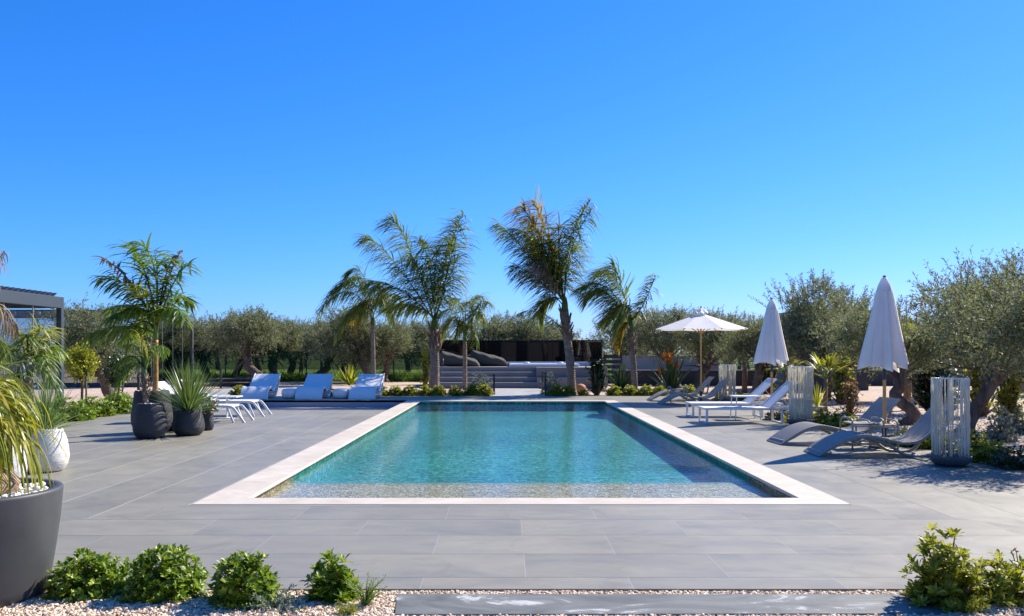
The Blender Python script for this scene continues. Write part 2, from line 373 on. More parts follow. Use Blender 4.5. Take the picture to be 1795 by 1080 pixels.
M['beanbag'] = fabric('olive_grey_canvas', (.085, .08, .066), .0, .6)
M['tub'] = plain('acrylic_tub', (.7, .73, .78), .25, var=.03)
M['tubwater'] = NT('tub_water').base((.12, .28, .42), .05, .6).m
M['beige_wall'] = plain('beige_render', (.44, .4, .36), .85, var=.06, scale=2, bump=.2)
M['house_wall'] = plain('taupe_house_render', (.11, .11, .108), .85, var=.06, scale=2)
M['grey_wall'] = plain('grey_render', (.3, .3, .32), .85, var=.06, scale=2, bump=.2)
M['charcoal'] = plain('charcoal_cladding', (.022, .024, .028), .5, var=.2, scale=3)
M['timber'] = plain('old_timber', (.1, .09, .08), .8, var=.3, scale=4, bump=.3)
M['terracotta'] = plain('terracotta_ball', (.42, .2, .09), .75, var=.15, scale=20, bump=.2)
def bark_mat(name, a, b, sc=(1, 1, .35), scale=9, rings=False):
    m = NT(name); f = m.noise(scale, 7, .7, sc=sc, dist=.6); c = m.ramp(f, [(.3, a), (.7, b)])
    m.base(c, .9, .15)
    if rings:
        wv = m.n('TexWave', wave_type='BANDS', bands_direction='Z'); wv.inputs['Scale'].default_value = 5; wv.inputs['Distortion'].default_value = 2.5; wv.inputs['Detail'].default_value = 3; m.l(m.coord(), wv.inputs[0])
        m.bump(m.math('ADD', f, m.math('MULTIPLY', wv.outputs['Fac'], .6)), 1, .03)
    else: m.bump(f, 1, .04)
    return m.m
M['olive_bark'] = bark_mat('olive_bark', (.07, .05, .038), (.2, .155, .12))
M['palm_bark'] = bark_mat('palm_bark', (.12, .095, .075), (.33, .27, .215), (1, 1, 1.2), 7, True)
M['cane_trunk'] = plain('orange_brown_cane', (.36, .19, .05), .45, var=.35, scale=4, sc=(1, 1, 3))
M['palm_fibre'] = bark_mat('palm_fibre', (.1, .06, .035), (.28, .19, .12), (1, 1, .25), 12)
M['twig'] = bark_mat('shrub_twig', (.09, .06, .035), (.2, .14, .08))
M['caudex'] = bark_mat('ponytail_bulb', (.26, .17, .1), (.5, .36, .24), (1, 1, 1), 6)
M['crownshaft'] = plain('green_crownshaft', (.12, .2, .04), .45, var=.25, scale=5, sc=(1, 1, .3))
M['olive_leaf'] = leafmat('olive_leaf', [(0, (.055, .07, .032)), (.45, (.13, .152, .076)), (.8, (.235, .255, .155)), (1, (.46, .47, .35))], .55, .36, (.27, .3, .08), .3)
M['queen_leaf'] = leafmat('palm_leaflet', [(0, (.035, .065, .014)), (.5, (.09, .14, .03)), (.85, (.17, .215, .05)), (1, (.28, .26, .1))], .5, .36, (.32, .4, .04), .2)
M['queen_yellow'] = leafmat('sunlit_young_leaflet', [(0, (.12, .12, .015)), (.6, (.26, .21, .02)), (1, (.36, .25, .03))], .4, .4, (.6, .42, .03), .5)
M['dry_leaf'] = leafmat('dry_leaflet', [(0, (.12, .09, .06)), (1, (.32, .24, .16))], .7, .2, (.4, .3, .15), .2)
M['green_palm'] = leafmat('glossy_palm_leaflet', [(0, (.03, .08, .012)), (.6, (.085, .17, .02)), (1, (.24, .29, .04))], .45, .4, (.3, .45, .03), .6)
M['shrub_leaf'] = leafmat('glossy_shrub_leaf', [(0, (.045, .1, .008)), (.5, (.12, .21, .012)), (.85, (.24, .34, .02)), (1, (.42, .46, .03))], .42, .3, (.35, .5, .03), .45)
M['shrub_gold'] = leafmat('golden_tip_leaf', [(0, (.055, .1, .012)), (.45, (.17, .22, .018)), (1, (.5, .46, .03))], .42, .4, (.5, .5, .03), .45)
M['yellow_leaf'] = leafmat('yellow_green_leaf', [(0, (.1, .15, .015)), (.5, (.28, .32, .025)), (1, (.5, .45, .04))], .45, .4, (.6, .6, .04), .4)
M['dark_leaf'] = leafmat('dark_shrub_leaf', [(0, (.014, .03, .01)), (.7, (.035, .065, .018)), (1, (.09, .12, .04))], .35, .15, (.2, .3, .04), .5)
M['silver_leaf'] = leafmat('silver_leaf', [(0, (.14, .17, .13)), (1, (.34, .38, .32))], .7, .2, (.3, .35, .2), .2)
M['red_leaf'] = leafmat('reddish_leaf', [(0, (.05, .06, .025)), (.6, (.13, .09, .04)), (1, (.24, .1, .04))], .5, .3, (.4, .2, .05), .3)
M['pony_leaf'] = leafmat('ponytail_leaf', [(0, (.05, .1, .012)), (.5, (.15, .2, .015)), (.85, (.32, .31, .02)), (1, (.45, .24, .03))], .4, .35, (.6, .6, .04), .4)
M['spiky_leaf'] = leafmat('spiky_leaf', [(0, (.035, .085, .02)), (.6, (.085, .17, .035)), (1, (.2, .3, .08))], .4, .25, (.35, .45, .1), .5)
M['strel_leaf'] = leafmat('strap_leaf', [(0, (.03, .065, .02)), (.7, (.07, .12, .035)), (1, (.16, .2, .05))], .35, .2, (.3, .4, .05), .5)
M['flower'] = leafmat('orange_petal', [(0, (.75, .14, .01)), (1, (.9, .3, .02))], .5, .3, (.9, .3, .02), .3)
M['grass'] = leafmat('grass_blade', [(0, (.035, .08, .01)), (.6, (.08, .17, .02)), (1, (.18, .24, .05))], .5, .35, (.3, .5, .05), .3)
def net_mat():
    m = NT('green_shade_net'); tr = m.n('BsdfTransparent'); m.base((.012, .06, .03), .8, .1); mx = m.n('MixShader'); mx.inputs[0].default_value = .5
    m.l(tr.outputs[0], mx.inputs[1]); m.l(m.b.outputs[0], mx.inputs[2]); m.l(mx.outputs[0], m.out.inputs['Surface']); return m.m
M['net'] = net_mat()
# ---------------------------------------------------------------- setting
PX0, PX1, PY0, PY1 = -2.90, 3.17, 7.88, 25.0          # outer edge of the pool coping
IX0, IX1, IY0, IY1 = -2.48, 2.81, 8.22, 24.6          # inner edge
SX0, SX1, SY0, SY1 = -8.3, -2.9, 20.8, 25.1           # sunken lounge
def sheet(name, rects, z, mat, holes=(), **kw):
    mb = MB()
    for (x0, x1, y0, y1) in rects:
        xs = sorted({x0, x1}|{q for h in holes for q in h[:2] if x0 < q < x1}); ys = sorted({y0, y1}|{q for h in holes for q in h[2:] if y0 < q < y1})
        for a, b in zip(xs, xs[1:]):
            for c, d in zip(ys, ys[1:]):
                mx, my = (a+b)/2, (c+d)/2
                if any(h[0] < mx < h[1] and h[2] < my < h[3] for h in holes): continue
                mb.add([(a, c, z), (b, c, z), (b, d, z), (a, d, z)], [(0, 1, 2, 3)])
    return mb.build(name, mat, **kw)
hole_pool = (PX0+.1, PX1-.1, PY0+.1, PY1-.1); hole_sunk = (SX0, SX1, SY0, SY1)
sheet('ground', [(-700, 700, -300, 1500)], -.07, M['field'], (hole_pool, hole_sunk), kind='structure')
sheet('gravel_bed', [(-42, 48, -30, 41.8)], -.022, M['gravel'], (hole_pool, hole_sunk), kind='structure')
D = MB()
def prism(poly, z0, z1, mat, mb=None):
    mb = mb or D
    n = len(poly); V = [(x, y, z1) for x, y in poly]+[(x, y, z0) for x, y in poly]
    mb.add(V, [tuple(range(n))]+[(i, n+i, n+(i+1) % n, (i+1) % n) for i in range(n)], mat)
m1 = PX0-(PY0-5.07); m2 = PX1+(PY0-5.07)
prism([(m1, 5.07), (m2, 5.07), (PX1, PY0), (PX0, PY0)], -.06, 0, 0)
prism([(-8.8, 5.07), (m1, 5.07), (PX0, PY0), (PX0, SY0), (-8.8, SY0)], -.06, 0, 1)
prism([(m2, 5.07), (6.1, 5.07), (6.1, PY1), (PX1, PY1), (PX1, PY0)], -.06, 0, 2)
prism([(-8.8, SY0), (SX0, SY0), (SX0, SY1), (-8.8, SY1)], -.06, 0, 1)
prism([(-8.8, PY1+.1), (6.1, PY1+.1), (6.1, 27.5), (-8.8, 27.5)], -.06, 0, 0)
prism([(PX0, PY1), (6.1, PY1), (6.1, PY1+.1), (PX0, PY1+.1)], -.06, 0, 0)
D.build('pool_deck', [M['tile_x'], M['tile_y'], M['tile_y_shade_joint']], kind='structure')
P_ = MB()
prism([(-.55, 27.5), (1.25, 27.5), (1.25, 33.68), (-.55, 33.68)], -.06, -.004, 0, P_)
P_.build('garden_path', M['path'], kind='structure')
P_ = MB(); prism([(-11.5, 27.9), (-7.6, 27.9), (-7.9, 34.5), (-10.5, 34.5)], -.06, -.01, 0, P_)
P_.build('side_path', M['path'], kind='structure')
# coping: four mitred slabs
C_ = MB(); zt = .004
for poly in ([(PX0, PY0), (PX1, PY0), (IX1, IY0), (IX0, IY0)], [(PX1, PY0), (PX1, PY1), (IX1, IY1), (IX1, IY0)],
             [(PX1, PY1), (PX0, PY1), (IX0, IY1), (IX1, IY1)], [(PX0, PY1), (PX0, PY0), (IX0, IY0), (IX0, IY1)]):
    prism(poly, -.028, zt, 0, C_)
C_.build('pool_coping', M['coping'], kind='structure', bevel=.003)
C_ = MB(); C_.bx(SX0, SX1-.002, SY0-.05, SY0+.0, -.05, .006); C_.build('lounge_coping', M['coping'], kind='structure')
# basin
B = MB(); wz = -.075; e = .05
bx0, bx1, by0, by1 = IX0-e, IX1+e, IY0-e, IY1+e; zd = -.28; ys = 10.2
B.add([(bx0, by0, -.11), (bx1, by0, -.11), (bx1, ys, -.15), (bx0, ys, -.15)], [(0, 1, 2, 3)], 1)      # pebble shelf
B.add([(bx0, ys, -.15), (bx1, ys, -.15), (bx1, ys+.5, -.34), (bx0, ys+.5, -.34)], [(0, 1, 2, 3)], 0)
B.add([(bx0, ys+.5, -.34), (bx1, ys+.5, -.34), (bx1, by1, zd), (bx0, by1, zd)], [(0, 1, 2, 3)], 0)
for (a, b) in (((bx0, by0), (bx1, by0)), ((bx1, by0), (bx1, ys)), ((bx0, ys), (bx0, by0))): B.add([(*a, -.9), (*b, -.9), (*b, -.028), (*a, -.028)], [(0, 1, 2, 3)], 1)
for (a, b) in (((bx1, ys), (bx1, by1)), ((bx1, by1), (bx0, by1)), ((bx0, by1), (bx0, ys))): B.add([(*a, -.9), (*b, -.9), (*b, -.028), (*a, -.028)], [(0, 1, 2, 3)], 0)
k = by0+.4
while k < by1-.6:
    for x in (bx0+.004, bx1-.004): B.bx(x-.003, x+.003, k, k+.5, -.062, -.03, 2)
    k += 1.0
k = bx0+.35
while k < bx1-.5: B.bx(k, k+.48, by1-.007, by1-.001, -.064, -.03, 2); k += .96
B.build('pool_basin', [M['pool'], M['beach'], M['black']], kind='structure')
W_ = MB(); W_.add([(bx0+.002, by0+.002, wz), (bx1-.002, by0+.002, wz), (bx1-.002, by1-.002, wz), (bx0+.002, by1-.002, wz)], [(0, 1, 2, 3)])
W_.build('pool_water', M['water'], kind='structure')
S_ = MB()
S_.add([(SX0, SY0, -.6), (SX1, SY0, -.6), (SX1, SY1, -.6), (SX0, SY1, -.6)], [(0, 1, 2, 3)])
for a, b in (((SX0, SY0), (SX0, SY1)), ((SX0, SY1), (SX1, SY1)), ((SX1, SY1), (SX1, SY0)), ((SX1, SY0), (SX0, SY0))): S_.add([(*a, -.6), (*b, -.6), (*b, -.004), (*a, -.004)], [(0, 1, 2, 3)])
S_.bx(SX0+.002, SX1-.002, SY1-.55, SY1-.002, -.598, -.2); S_.bx(SX0+.002, SX0+.55, SY0+.01, SY1-.56, -.598, -.2)
S_.build('sunken_lounge', M['basin_light'], kind='structure')
# loose stones on the gravel close to the lens
def ico():
    t = (1+5**.5)/2
    v = nrm(np.array([(-1, t, 0), (1, t, 0), (-1, -t, 0), (1, -t, 0), (0, -1, t), (0, 1, t), (0, -1, -t), (0, 1, -t), (t, 0, -1), (t, 0, 1), (-t, 0, -1), (-t, 0, 1)], float))
    f = np.array([(0, 11, 5), (0, 5, 1), (0, 1, 7), (0, 7, 10), (0, 10, 11), (1, 5, 9), (5, 11, 4), (11, 10, 2), (10, 7, 6), (7, 1, 8), (3, 9, 4), (3, 4, 2), (3, 2, 6), (3, 6, 8), (3, 8, 9), (4, 9, 5), (2, 4, 11), (6, 2, 10), (8, 6, 7), (9, 8, 1)])
    return v, f
ICO = ico()
def stones(mb, C, s, rs, mat=0, flat=.7, smooth=False):
    n = len(C); v, f = ICO
    V = v[None]*(1+.28*rs.randn(n, 12, 1).clip(-1.2, 1.2))*np.stack([s*(.7+.6*rs.rand(n)), s*(.7+.6*rs.rand(n)), s*flat*(.7+.6*rs.rand(n))], 1)[:, None]
    a = rs.rand(n)*6.28; ca, sa = np.cos(a)[:, None], np.sin(a)[:, None]; X = V[..., 0]*ca-V[..., 1]*sa; Y = V[..., 0]*sa+V[..., 1]*ca
    V = np.stack([X, Y, V[..., 2]], 2)+np.asarray(C)[:, None]
    mb.add(V.reshape(-1, 3), (f[None]+np.arange(n)[:, None, None]*12).reshape(-1, 3), mat, smooth)
G = MB(); rs = np.random.RandomState(3)
for (x0, x1, y0, y1, n) in ((-3.4, 4.1, 4.3, 5.055, 52000),):
    Cc = np.stack([x0+(x1-x0)*rs.rand(n), y0+(y1-y0)*rs.rand(n), np.full(n, -.02)+rs.rand(n)*.012], 1)
    keep = ~((Cc[:, 0] > -.62) & (Cc[:, 0] < 2.38) & (Cc[:, 1] > 4.6) & (Cc[:, 1] < 4.955)); Cc = Cc[keep]
    mound = .03*np.exp(-((Cc[:, 0]+1.8)**2/.9)-(Cc[:, 1]-4.75)**2/.05)+.02*np.exp(-((Cc[:, 0]-3.0)**2/.4)-(Cc[:, 1]-4.75)**2/.05); Cc[:, 2] += mound*(.6+.4*rs.rand(len(Cc)))
    stones(G, Cc, .0062+.0055*rs.rand(len(Cc)), rs)
G.build('gravel_stones', M['stone'], kind='stuff', label='pinkish white gravel stones along the near edge of the deck', cat='gravel')
n = 9000; G = MB()
side = rs.rand(n) < .5
yy = np.where(side, 12+rs.rand(n)**1.5*12, 11+rs.rand(n)*8); xx = 6.2+rs.rand(n)**1.2*6
stones(G, np.stack([xx, yy, np.full(n, -.02)], 1), .012+.012*rs.rand(n), rs)
G.build('gravel_pebbles', M['stone'], kind='stuff', label='loose pale pebbles scattered over the gravel right of the deck', cat='gravel')
# slabs
t = MB(); t.add([(-.64, 4.97, -.0), (2.4, 4.96, 0), (2.36, 4.6, 0), (-.60, 4.58, 0), (-.64, 4.97, -.05), (2.4, 4.96, -.05), (2.36, 4.6, -.05), (-.60, 4.58, -.05)],
                [(0, 3, 2, 1), (0, 1, 5, 4), (1, 2, 6, 5), (2, 3, 7, 6), (3, 0, 4, 7)])
t.build('stepping_slab', M['slab'], bevel=.006, label='long weathered grey stone slab lying in the gravel at the near deck edge', cat='paving slab')
t = MB(); t.bx(1.45, 3.3, 4.1, 4.5, -.05, .0); t.build('stepping_slab', M['slab'], bevel=.006, label='second grey slab just showing at the bottom edge of the picture', cat='paving slab')

# ---------------------------------------------------------------- hot tub terrace
T = empty('hot_tub_terrace', (.6, 34, 0), label='grey stepped terrace carrying the hot tub and bean bags', cat='terrace')
def tb(mb): mb.xf(Matrix.Translation((-.6, -34, 0))); return mb
sx0, sx1 = -2.65, 1.19; y0 = 33.7
for i in range(3):
    tb(MB().bx(sx0-.001, sx1+.002, y0+.35*i-.02, y0+.35*(i+1)-.003, .2*(i+1)-.0015, .2*(i+1)+.018)).build('lit_tread', M['path'], T, bevel=.004)  # added slab: sunlit tread put into a paler colour, overhang gives a shadow line
    tb(MB().bx(sx0, sx1, y0+.35*i, y0+.35*(i+1)+.02*(i < 0), -.05, .2*(i+1)-.002)).build('step', M['concrete'], T, bevel=.008)
tb(MB().bx(sx1+.003, 3.85, y0-.02, y0+.34, -.05, .4)).build('plinth', M['concrete'], T, bevel=.008)
tb(MB().bx(sx1+.003, 3.5, y0+.345, y0+1.045, -.05, .81)).build('plinth', M['concrete'], T, bevel=.008)
tb(MB().bx(sx0-.5, 4.1, y0+1.05, 38.2, -.05, .812)).build('platform', M['concrete'], T, bevel=.008)
H = empty('hot_tub', (1.55, 36.2, .815), label='white hot tub sunk in the terrace in front of black glass', cat='hot tub')
rim = MB(); rim.bx(-1.45, 1.45, -1.0, -.78, 0, .12); rim.bx(-1.45, 1.45, .78, 1.0, 0, .12); rim.bx(-1.45, -1.2, -.779, .779, 0, .12); rim.bx(1.2, 1.45, -.779, .779, 0, .12)
rim.build('rim', M['tub'], H, bevel=.05)
MB().bx(-1.199, 1.199, -.778, .778, 0, .07).build('water', M['tubwater'], H)
MB().bx(-2.0, 2.25, .98, 1.55, 0, .17).build('surround', plain('blue_grey_ledge', (.3, .38, .52), .4), H, bevel=.02)
for i, x in enumerate((-.7, .75)):
    MB().lathe([(0, 0), (.13, .0), (.15, .03), (.13, .07), (.04, .085), (0, .085)], 16, (x, .6, .1)).build('headrest', M['tub'], H)
# black glass wall
Wl = empty('glass_screen_wall', (.4, 38.5, 0), label='low wall of glossy black glass panels behind the hot tub', cat='glass wall')
xs = np.linspace(-3.4, 4.25, 8)
for a, b in zip(xs, xs[1:]): MB().bx(a-.4+.008, b-.4-.008, -.02, .02, .5, 1.93).build('glass_panel', M['dark_glass'], Wl)
MB().bx(-3.82, 3.87, -.035, .035, 1.93, 1.965).build('top_rail', M['black'], Wl)
for x in (-3.82, 3.87): MB().bx(x-.03, x+.03, -.037, .037, -.05, 1.93).build('post', M['black'], Wl)
MB().bx(-3.79, 3.84, .05, .12, -.05, 1.9).build('backing', M['charcoal'], Wl)
# bean bags
def beanbag(name_loc, L, Hh, Dp, seed, label, rz=0):
    rs = np.random.RandomState(seed); mb = MB(); nu, nv = 30, 22; V = []
    for i in range(nu):
        t = i/(nu-1); x = (t-.5)*L
        h = Hh*(np.interp(t, [0, .03, .1, .2, .35, .5, .7, .85, .95, 1], [.45, .8, 1.0, .95, .8, .7, .6, .5, .36, .04])); dd = Dp*.5*min(1, (math.sin(math.pi*min(max(t, .02), .98)))**.3)
        for k in range(nv):
            a = 2*math.pi*k/nv; y = dd*np.sign(math.cos(a))*abs(math.cos(a))**.7; z = h*.5+h*.5*np.sign(math.sin(a))*abs(math.sin(a))**.75
            wr = .02*math.sin(9*t+4*a+seed)+.014*math.sin(21*t-3*a)+.012*math.sin(a*7+t*4)
            V.append((x-(.06*z/Hh if t < .3 else 0), y*(1+wr), max(0, z*(1+wr)+wr*.3)))
    Fc = [(i*nv+k, (i+1)*nv+k, (i+1)*nv+(k+1) % nv, i*nv+(k+1) % nv) for i in range(nu-1) for k in range(nv)]+[tuple(range(nv)), tuple((nu-1)*nv+k for k in range(nv))[::-1]]
    mb.add(V, Fc, 0, True)
    e = empty('bean_bag', name_loc, rz, label=label, cat='bean bag', group='bean bags on the terrace')
    mb.build('cushion', M['beanbag'], e, subsurf=1)
    s = MB(); P = [V[i*nv+nv//4] for i in range(1, nu-1)]; s.tube([(p[0], p[1]*.0-.02, p[2]+.002) for p in P], .011, 6); s.build('seam', M['beanbag'], e)
    MB().tube([(-L*.44, -.06, Hh*.96), (-L*.45, -.05, Hh*1.07), (-L*.41, .05, Hh*1.07), (-L*.40, .06, Hh*.96)], .014, 6).build('carry_loop', M['beanbag'], e)
beanbag((AT(806, 35.9), 35.9, .81), 1.7, .66, .95, 1, 'grey brown bean bag on the terrace, left and lower of the two', rad(-6))
beanbag((AT(857, 36.6), 36.6, .81), 1.6, .72, .95, 2, 'grey brown bean bag next to the hot tub, right of the two', rad(4))
t = empty('candle_jar', (AT(776, 35.2), 35.2, .812), label='small glass jar with a dark candle at the left end of the terrace', cat='candle jar')
MB().lathe([(0, 0), (.06, 0), (.065, .03), (.065, .2), (.06, .21)], 16).build('jar', M['glass'], t); MB().lathe([(0, .01), (.035, .01), (.035, .32), (0, .33)], 12).build('candle', plain('dark_red_wax', (.09, .02, .02)), t)
t = empty('side_table', (AT(818, 36.9), 36.9, .812), label='little round grey table between the two bean bags', cat='side table')
MB().lathe([(0, .44), (.2, .44), (.21, .45), (.21, .475), (0, .48)], 20).build('top', M['greyframe'], t); MB().lathe([(.03, .02), (.03, .44)], 10).build('leg', M['greyframe'], t); MB().lathe([(0, 0), (.15, 0), (.15, .02), (0, .025)], 20).build('foot', M['greyframe'], t)
# bollard lights
def bollard(x, y, label, h=.72):
    t = empty('bollard_light', (x, y, -.04), label=label, cat='bollard light', group='black bollard lights in the garden')
    MB().bx(-.035, .035, -.035, .035, 0, h-.1).build('post', M['black'], t, bevel=.004)
    MB().bx(-.035, .035, -.036, .034, h-.095, h).build('lamp_head', M['black'], t, bevel=.004)
    MB().bx(-.026, .026, -.03, .03, h-.1015, h-.0935).build('lens', M['white_al'], t)
bollard(AT(866, 28.6), 28.6, 'black bollard light left of the path to the terrace steps')
bollard(AT(951, 31.5), 31.5, 'black bollard light on the right of the path, farther and left of its pair')
bollard(AT(956, 28.2), 28.2, 'taller looking black bollard light right of the path, nearest the pool', .78)
bollard(AT(387, 34.0), 34.0, 'black bollard light beside the timber stack', .78)
bollard(AT(243, 26.0), 26.0, 'black bollard light behind the dark pots', .8)
# boundary walls at the back right
t = empty('garden_wall', (8.0, 38.0, 0), label='beige rendered wall behind the olive trees right of the terrace', cat='wall')
MB().bx(-3.3, 1.45, -.1, .1, -.05, 1.2).build('wall', M['beige_wall'], t); MB().bx(-3.34, 1.49, -.14, .14, 1.2, 1.25).build('coping', M['grey_wall'], t, bevel=.006)
t = empty('garden_wall', (15.0, 36.6, 0), label='long low charcoal wall running behind the right hand planting', cat='wall')
MB().bx(-10.4, 16, -.08, .08, -.05, .62).build('wall', M['charcoal'], t); MB().bx(-10.43, 16.03, -.11, .11, .62, .66).build('coping', M['grey_wall'], t)
t = empty('slat_fence', (4.55, 36.9, 0), label='short dark slatted fence at the right end of the glass wall', cat='fence')
for i in range(6): MB().bx(-.35, .4, -.015, .015, .05+i*.22, .2+i*.22).build('slat', M['charcoal'], t)
for x in (-.35, .4): MB().bx(x-.03, x+.03, -.05, -.016, -.05, 1.4).build('post', M['black'], t)
t = empty('garden_wall', (AT(1395, 33), 33, 0), label='pale grey wall end glimpsed below the middle umbrella', cat='wall')
MB().bx(-.9, .5, -.1, .1, -.05, 1.15).build('wall', M['grey_wall'], t, bevel=.01); MB().bx(-.92, .52, -.12, .12, 1.15, 1.18).build('coping', M['grey_wall'], t)

M['seam'] = plain('grey_glass_seam', (.3, .32, .34), .5)
# glass pavilions
def pavilion(name, x0, x1, y0, y1, h, label, frame, nx, ny, louvre=False, bt=.22, gmat='glass'):
    t = empty(name, (x0, y0, 0), label=label, cat='pavilion'); L, Dd = x1-x0, y1-y0; p = .11
    for x in (p/2, L-p/2):
        for y in (p/2, Dd-p/2): MB().bx(x-p/2, x+p/2, y-p/2, y+p/2, -.05, h-bt).build('post', frame, t, bevel=.004)
    for y in (0, Dd-p): MB().bx(0, L, y, y+p, h-bt+.001, h).build('beam', frame, t, bevel=.004)
    for x in (0, L-p): MB().bx(x, x+p, p+.001, Dd-p-.001, h-bt+.001, h).build('beam', frame, t, bevel=.004)
    if louvre:
        n = int(Dd/.2); mb = MB()
        for i in range(n): mb.box((L/2, .16+i*(Dd-.3)/n, h+.03), (L-.04, .17, .02), rot=Matrix.Rotation(rad(28), 3, 'X'))
        mb.build('louvre_roof', M['charcoal'], t)
    else: MB().bx(.02, L-.02, .02, Dd-.02, h+.001, h+.05).build('roof', M['charcoal'], t)
    def panel(a, b, axis, c):
        g = MB(); f = MB(); zt_ = h-bt-.01
        if axis == 'x':
            g.bx(a+.02, b-.02, c-.005, c+.005, .05, zt_-.03); f.bx(a, a+.01, c-.012, c+.012, .0, zt_); f.bx(a+.019, b-.001, c-.012, c+.012, .0, .045)
        else:
            g.bx(c-.005, c+.005, a+.02, b-.02, .05, zt_-.03); f.bx(c-.012, c+.012, a, a+.01, .0, zt_); f.bx(c-.012, c+.012, a+.019, b-.001, .0, .045)
        o = g.build('glass_panel', M[gmat], t); f.build('frame', M['seam'], o)
    for i in range(nx):
        q = (L-2*p)/nx
        panel(p+i*q, p+(i+1)*q, 'x', p/2); 
    for i in range(ny):
        q = (Dd-2*p)/ny
        panel(p+i*q, p+(i+1)*q, 'y', L-p/2)
    return t
pv = pavilion('garden_pavilion', -14.2, -9.62, 7.2, 18.6, 2.6, 'near glass pavilion with grey frame and louvred roof at the left edge', M['greyframe'], 5, 11, True, .24)
pv2 = pavilion('garden_pavilion', -21.0, -15.0, 35.0, 41.0, 3.1, 'far glass pavilion behind the potted palm, mostly hidden by foliage', M['anth'], 7, 5, False, .24, 'glass_tinted')
MB().bx(-.1, 6.1, -.12, 6.1, -.04, .16).build('plinth', M['charcoal'], pv2)
MB().bx(.4, 5.6, 1.9, 2.0, .161, 2.6).build('curtain', fabric('pale_curtain', (.5, .56, .66), .3), pv2)
t = empty('sofa', (-18.6, 35.4, .165), label='low white sofa standing inside the far glass pavilion', cat='sofa')
MB().bx(0, 2.6, 0, .85, .1, .42).build('seat', M['white_pl'], t, bevel=.05); MB().bx(0, 2.6, .855, 1.05, .1, .8).build('backrest', M['white_pl'], t, bevel=.05); MB().bx(.05, 2.55, .05, 1.0, 0, .098).build('plinth', M['black'], t)
t = empty('sofa', (-11.6, 15.0, 0), rz=rad(90), label='dark low sofa standing inside the near glass pavilion', cat='sofa')
MB().bx(0, 2.2, 0, .85, .1, .4).build('seat', M['anth'], t, bevel=.05); MB().bx(0, 2.2, .855, 1.05, .1, .75).build('backrest', M['anth'], t, bevel=.05); MB().bx(.05, 2.15, .05, 1.0, 0, .098).build('plinth', M['black'], t)
t = empty('garden_building', (AT(1478, 32), 32, 0), label='charcoal box building rising behind the olives right of the middle umbrella', cat='building')
MB().bx(-1.6, .95, 0, 3.2, -.05, 2.85).build('wall', M['charcoal'], t); MB().bx(-1.66, 1.01, -.06, 3.26, 2.85, 2.98).build('roof', M['anth'], t, bevel=.01)
MB().bx(-.55, .5, -.02, -.003, .1, 2.5).build('window', M['shade_glass'], t)
# timber stack
t = empty('timber_stack', (AT(415, 36), 36, -.04), rz=rad(-8), label='flat stack of old dark timber boards on the gravel at back left', cat='timber stack')
rs = np.random.RandomState(5)
for i in range(9):
    MB().box((rs.randn()*.25+(i % 3)*.2, rs.randn()*.25, .05+.052*i*.8), (2.7-.15*i, .35, .035), rz=rs.randn()*.1).build('board', M['timber'], t, bevel=.004)
# fence at the back left, posts and green net
t = empty('wire_fence', (-16, 42.2, 0), label='green netted fence between the left olive trees and the meadow', cat='fence')
fx = [-16+3.0*i for i in range(0)]
for u in (280, 395, 537, 690, 830): MB().lathe([(.03, -.1), (.03, 1.5), (0, 1.52)], 8, (AT(u, 42.2)+16, 0, 0)).build('post', M['black'], t)
MB().bx(AT(250, 42.2)+16, AT(860, 42.2)+16, -.0015, .0015, .55, 1.45).build('net', M['net'], t)
for z in (.05, .5, 1.46): MB().tube([(AT(250, 42.2)+16, .03, z), (AT(860, 42.2)+16, .03, z)], .006, 5).build('wire', M['black'], t)

# the house behind the photographer, seen only as a reflection in the black glass
t = empty('house', (0, -9, 0), label='low beige house with dark windows seen mirrored in the black glass wall', cat='house')
MB().bx(-14, 14, -6, 0, 0, 3.1).build('wall', M['house_wall'], t); MB().bx(-14.4, 14.4, -6.4, .5, 3.1, 3.35).build('roof', M['grey_wall'], t)
for x, x1_ in ((-13, -9), (-8.6, -4.6), (-4.3, -.5), (1.0, 2.1), (5.3, 8.2), (8.5, 12.5)): MB().bx(x, x1_, .002, .03, .1, 2.6).build('window', M['shade_glass'], t)

# ---------------------------------------------------------------- furniture
# white plastic wave loungers
def wave_lounger():
    t = empty('wave_lounger', (0, 0, 0), cat='sun lounger', group='white moulded wave loungers')
    prof = smooth_path([(0, .0), (.06, .14), (.2, .28), (.36, .335), (.52, .32), (.72, .25), (.9, .275), (1.15, .42), (1.5, .63), (1.58, .67), (1.62, .65), (1.58, .56), (1.42, .36), (1.24, .16), (1.1, .04), (.85, .012)], 70)
    m = MB(); m.ribbon(prof, -.36, .36, .055); m.xf(Matrix.Rotation(rad(90), 4, 'Z'))
    m.build('shell', M['white_pl'], t, bevel=.012)
    s = MB(); rp = prof[6:44]
    for y in (-.355, .355): s.tube([(q[0], y, q[1]+.006) for q in rp], .014, 8)
    s.xf(Matrix.Rotation(rad(90), 4, 'Z')); s.build('rim', M['white_pl'], t)
    return t
wl = wave_lounger(); zz = 1.08
for i, (u, lab, rz) in enumerate(((448, 'white wave lounger farthest left of the three, no pouf on its left', 2), (543, 'white wave lounger in the middle of the three, between the two poufs', 0), (636, 'white wave lounger nearest the pool corner, right of both poufs', -1))):
    o = wl if i == 0 else dup(wl, (0, 0, 0)); o.location = (AT(u, 25.95), 25.75, .002); o.rotation_euler.z = rad(rz); o['label'] = lab; o.scale = (1.12, 1.1, 1.06)
for u, lab in ((509, 'white round pouf between the left and middle wave loungers'), (598, 'white round pouf between the middle and right wave loungers')):
    p = MB(); p.lathe([(0, 0), (.17, .0), (.24, .04), (.265, .13), (.26, .22), (.22, .285), (.12, .3), (0, .3)], 32); p.build('pouf', M['white_pl'], loc=(AT(u, 26.1), 26.1, .002), label=lab, cat='pouf', group='white poufs between the wave loungers')

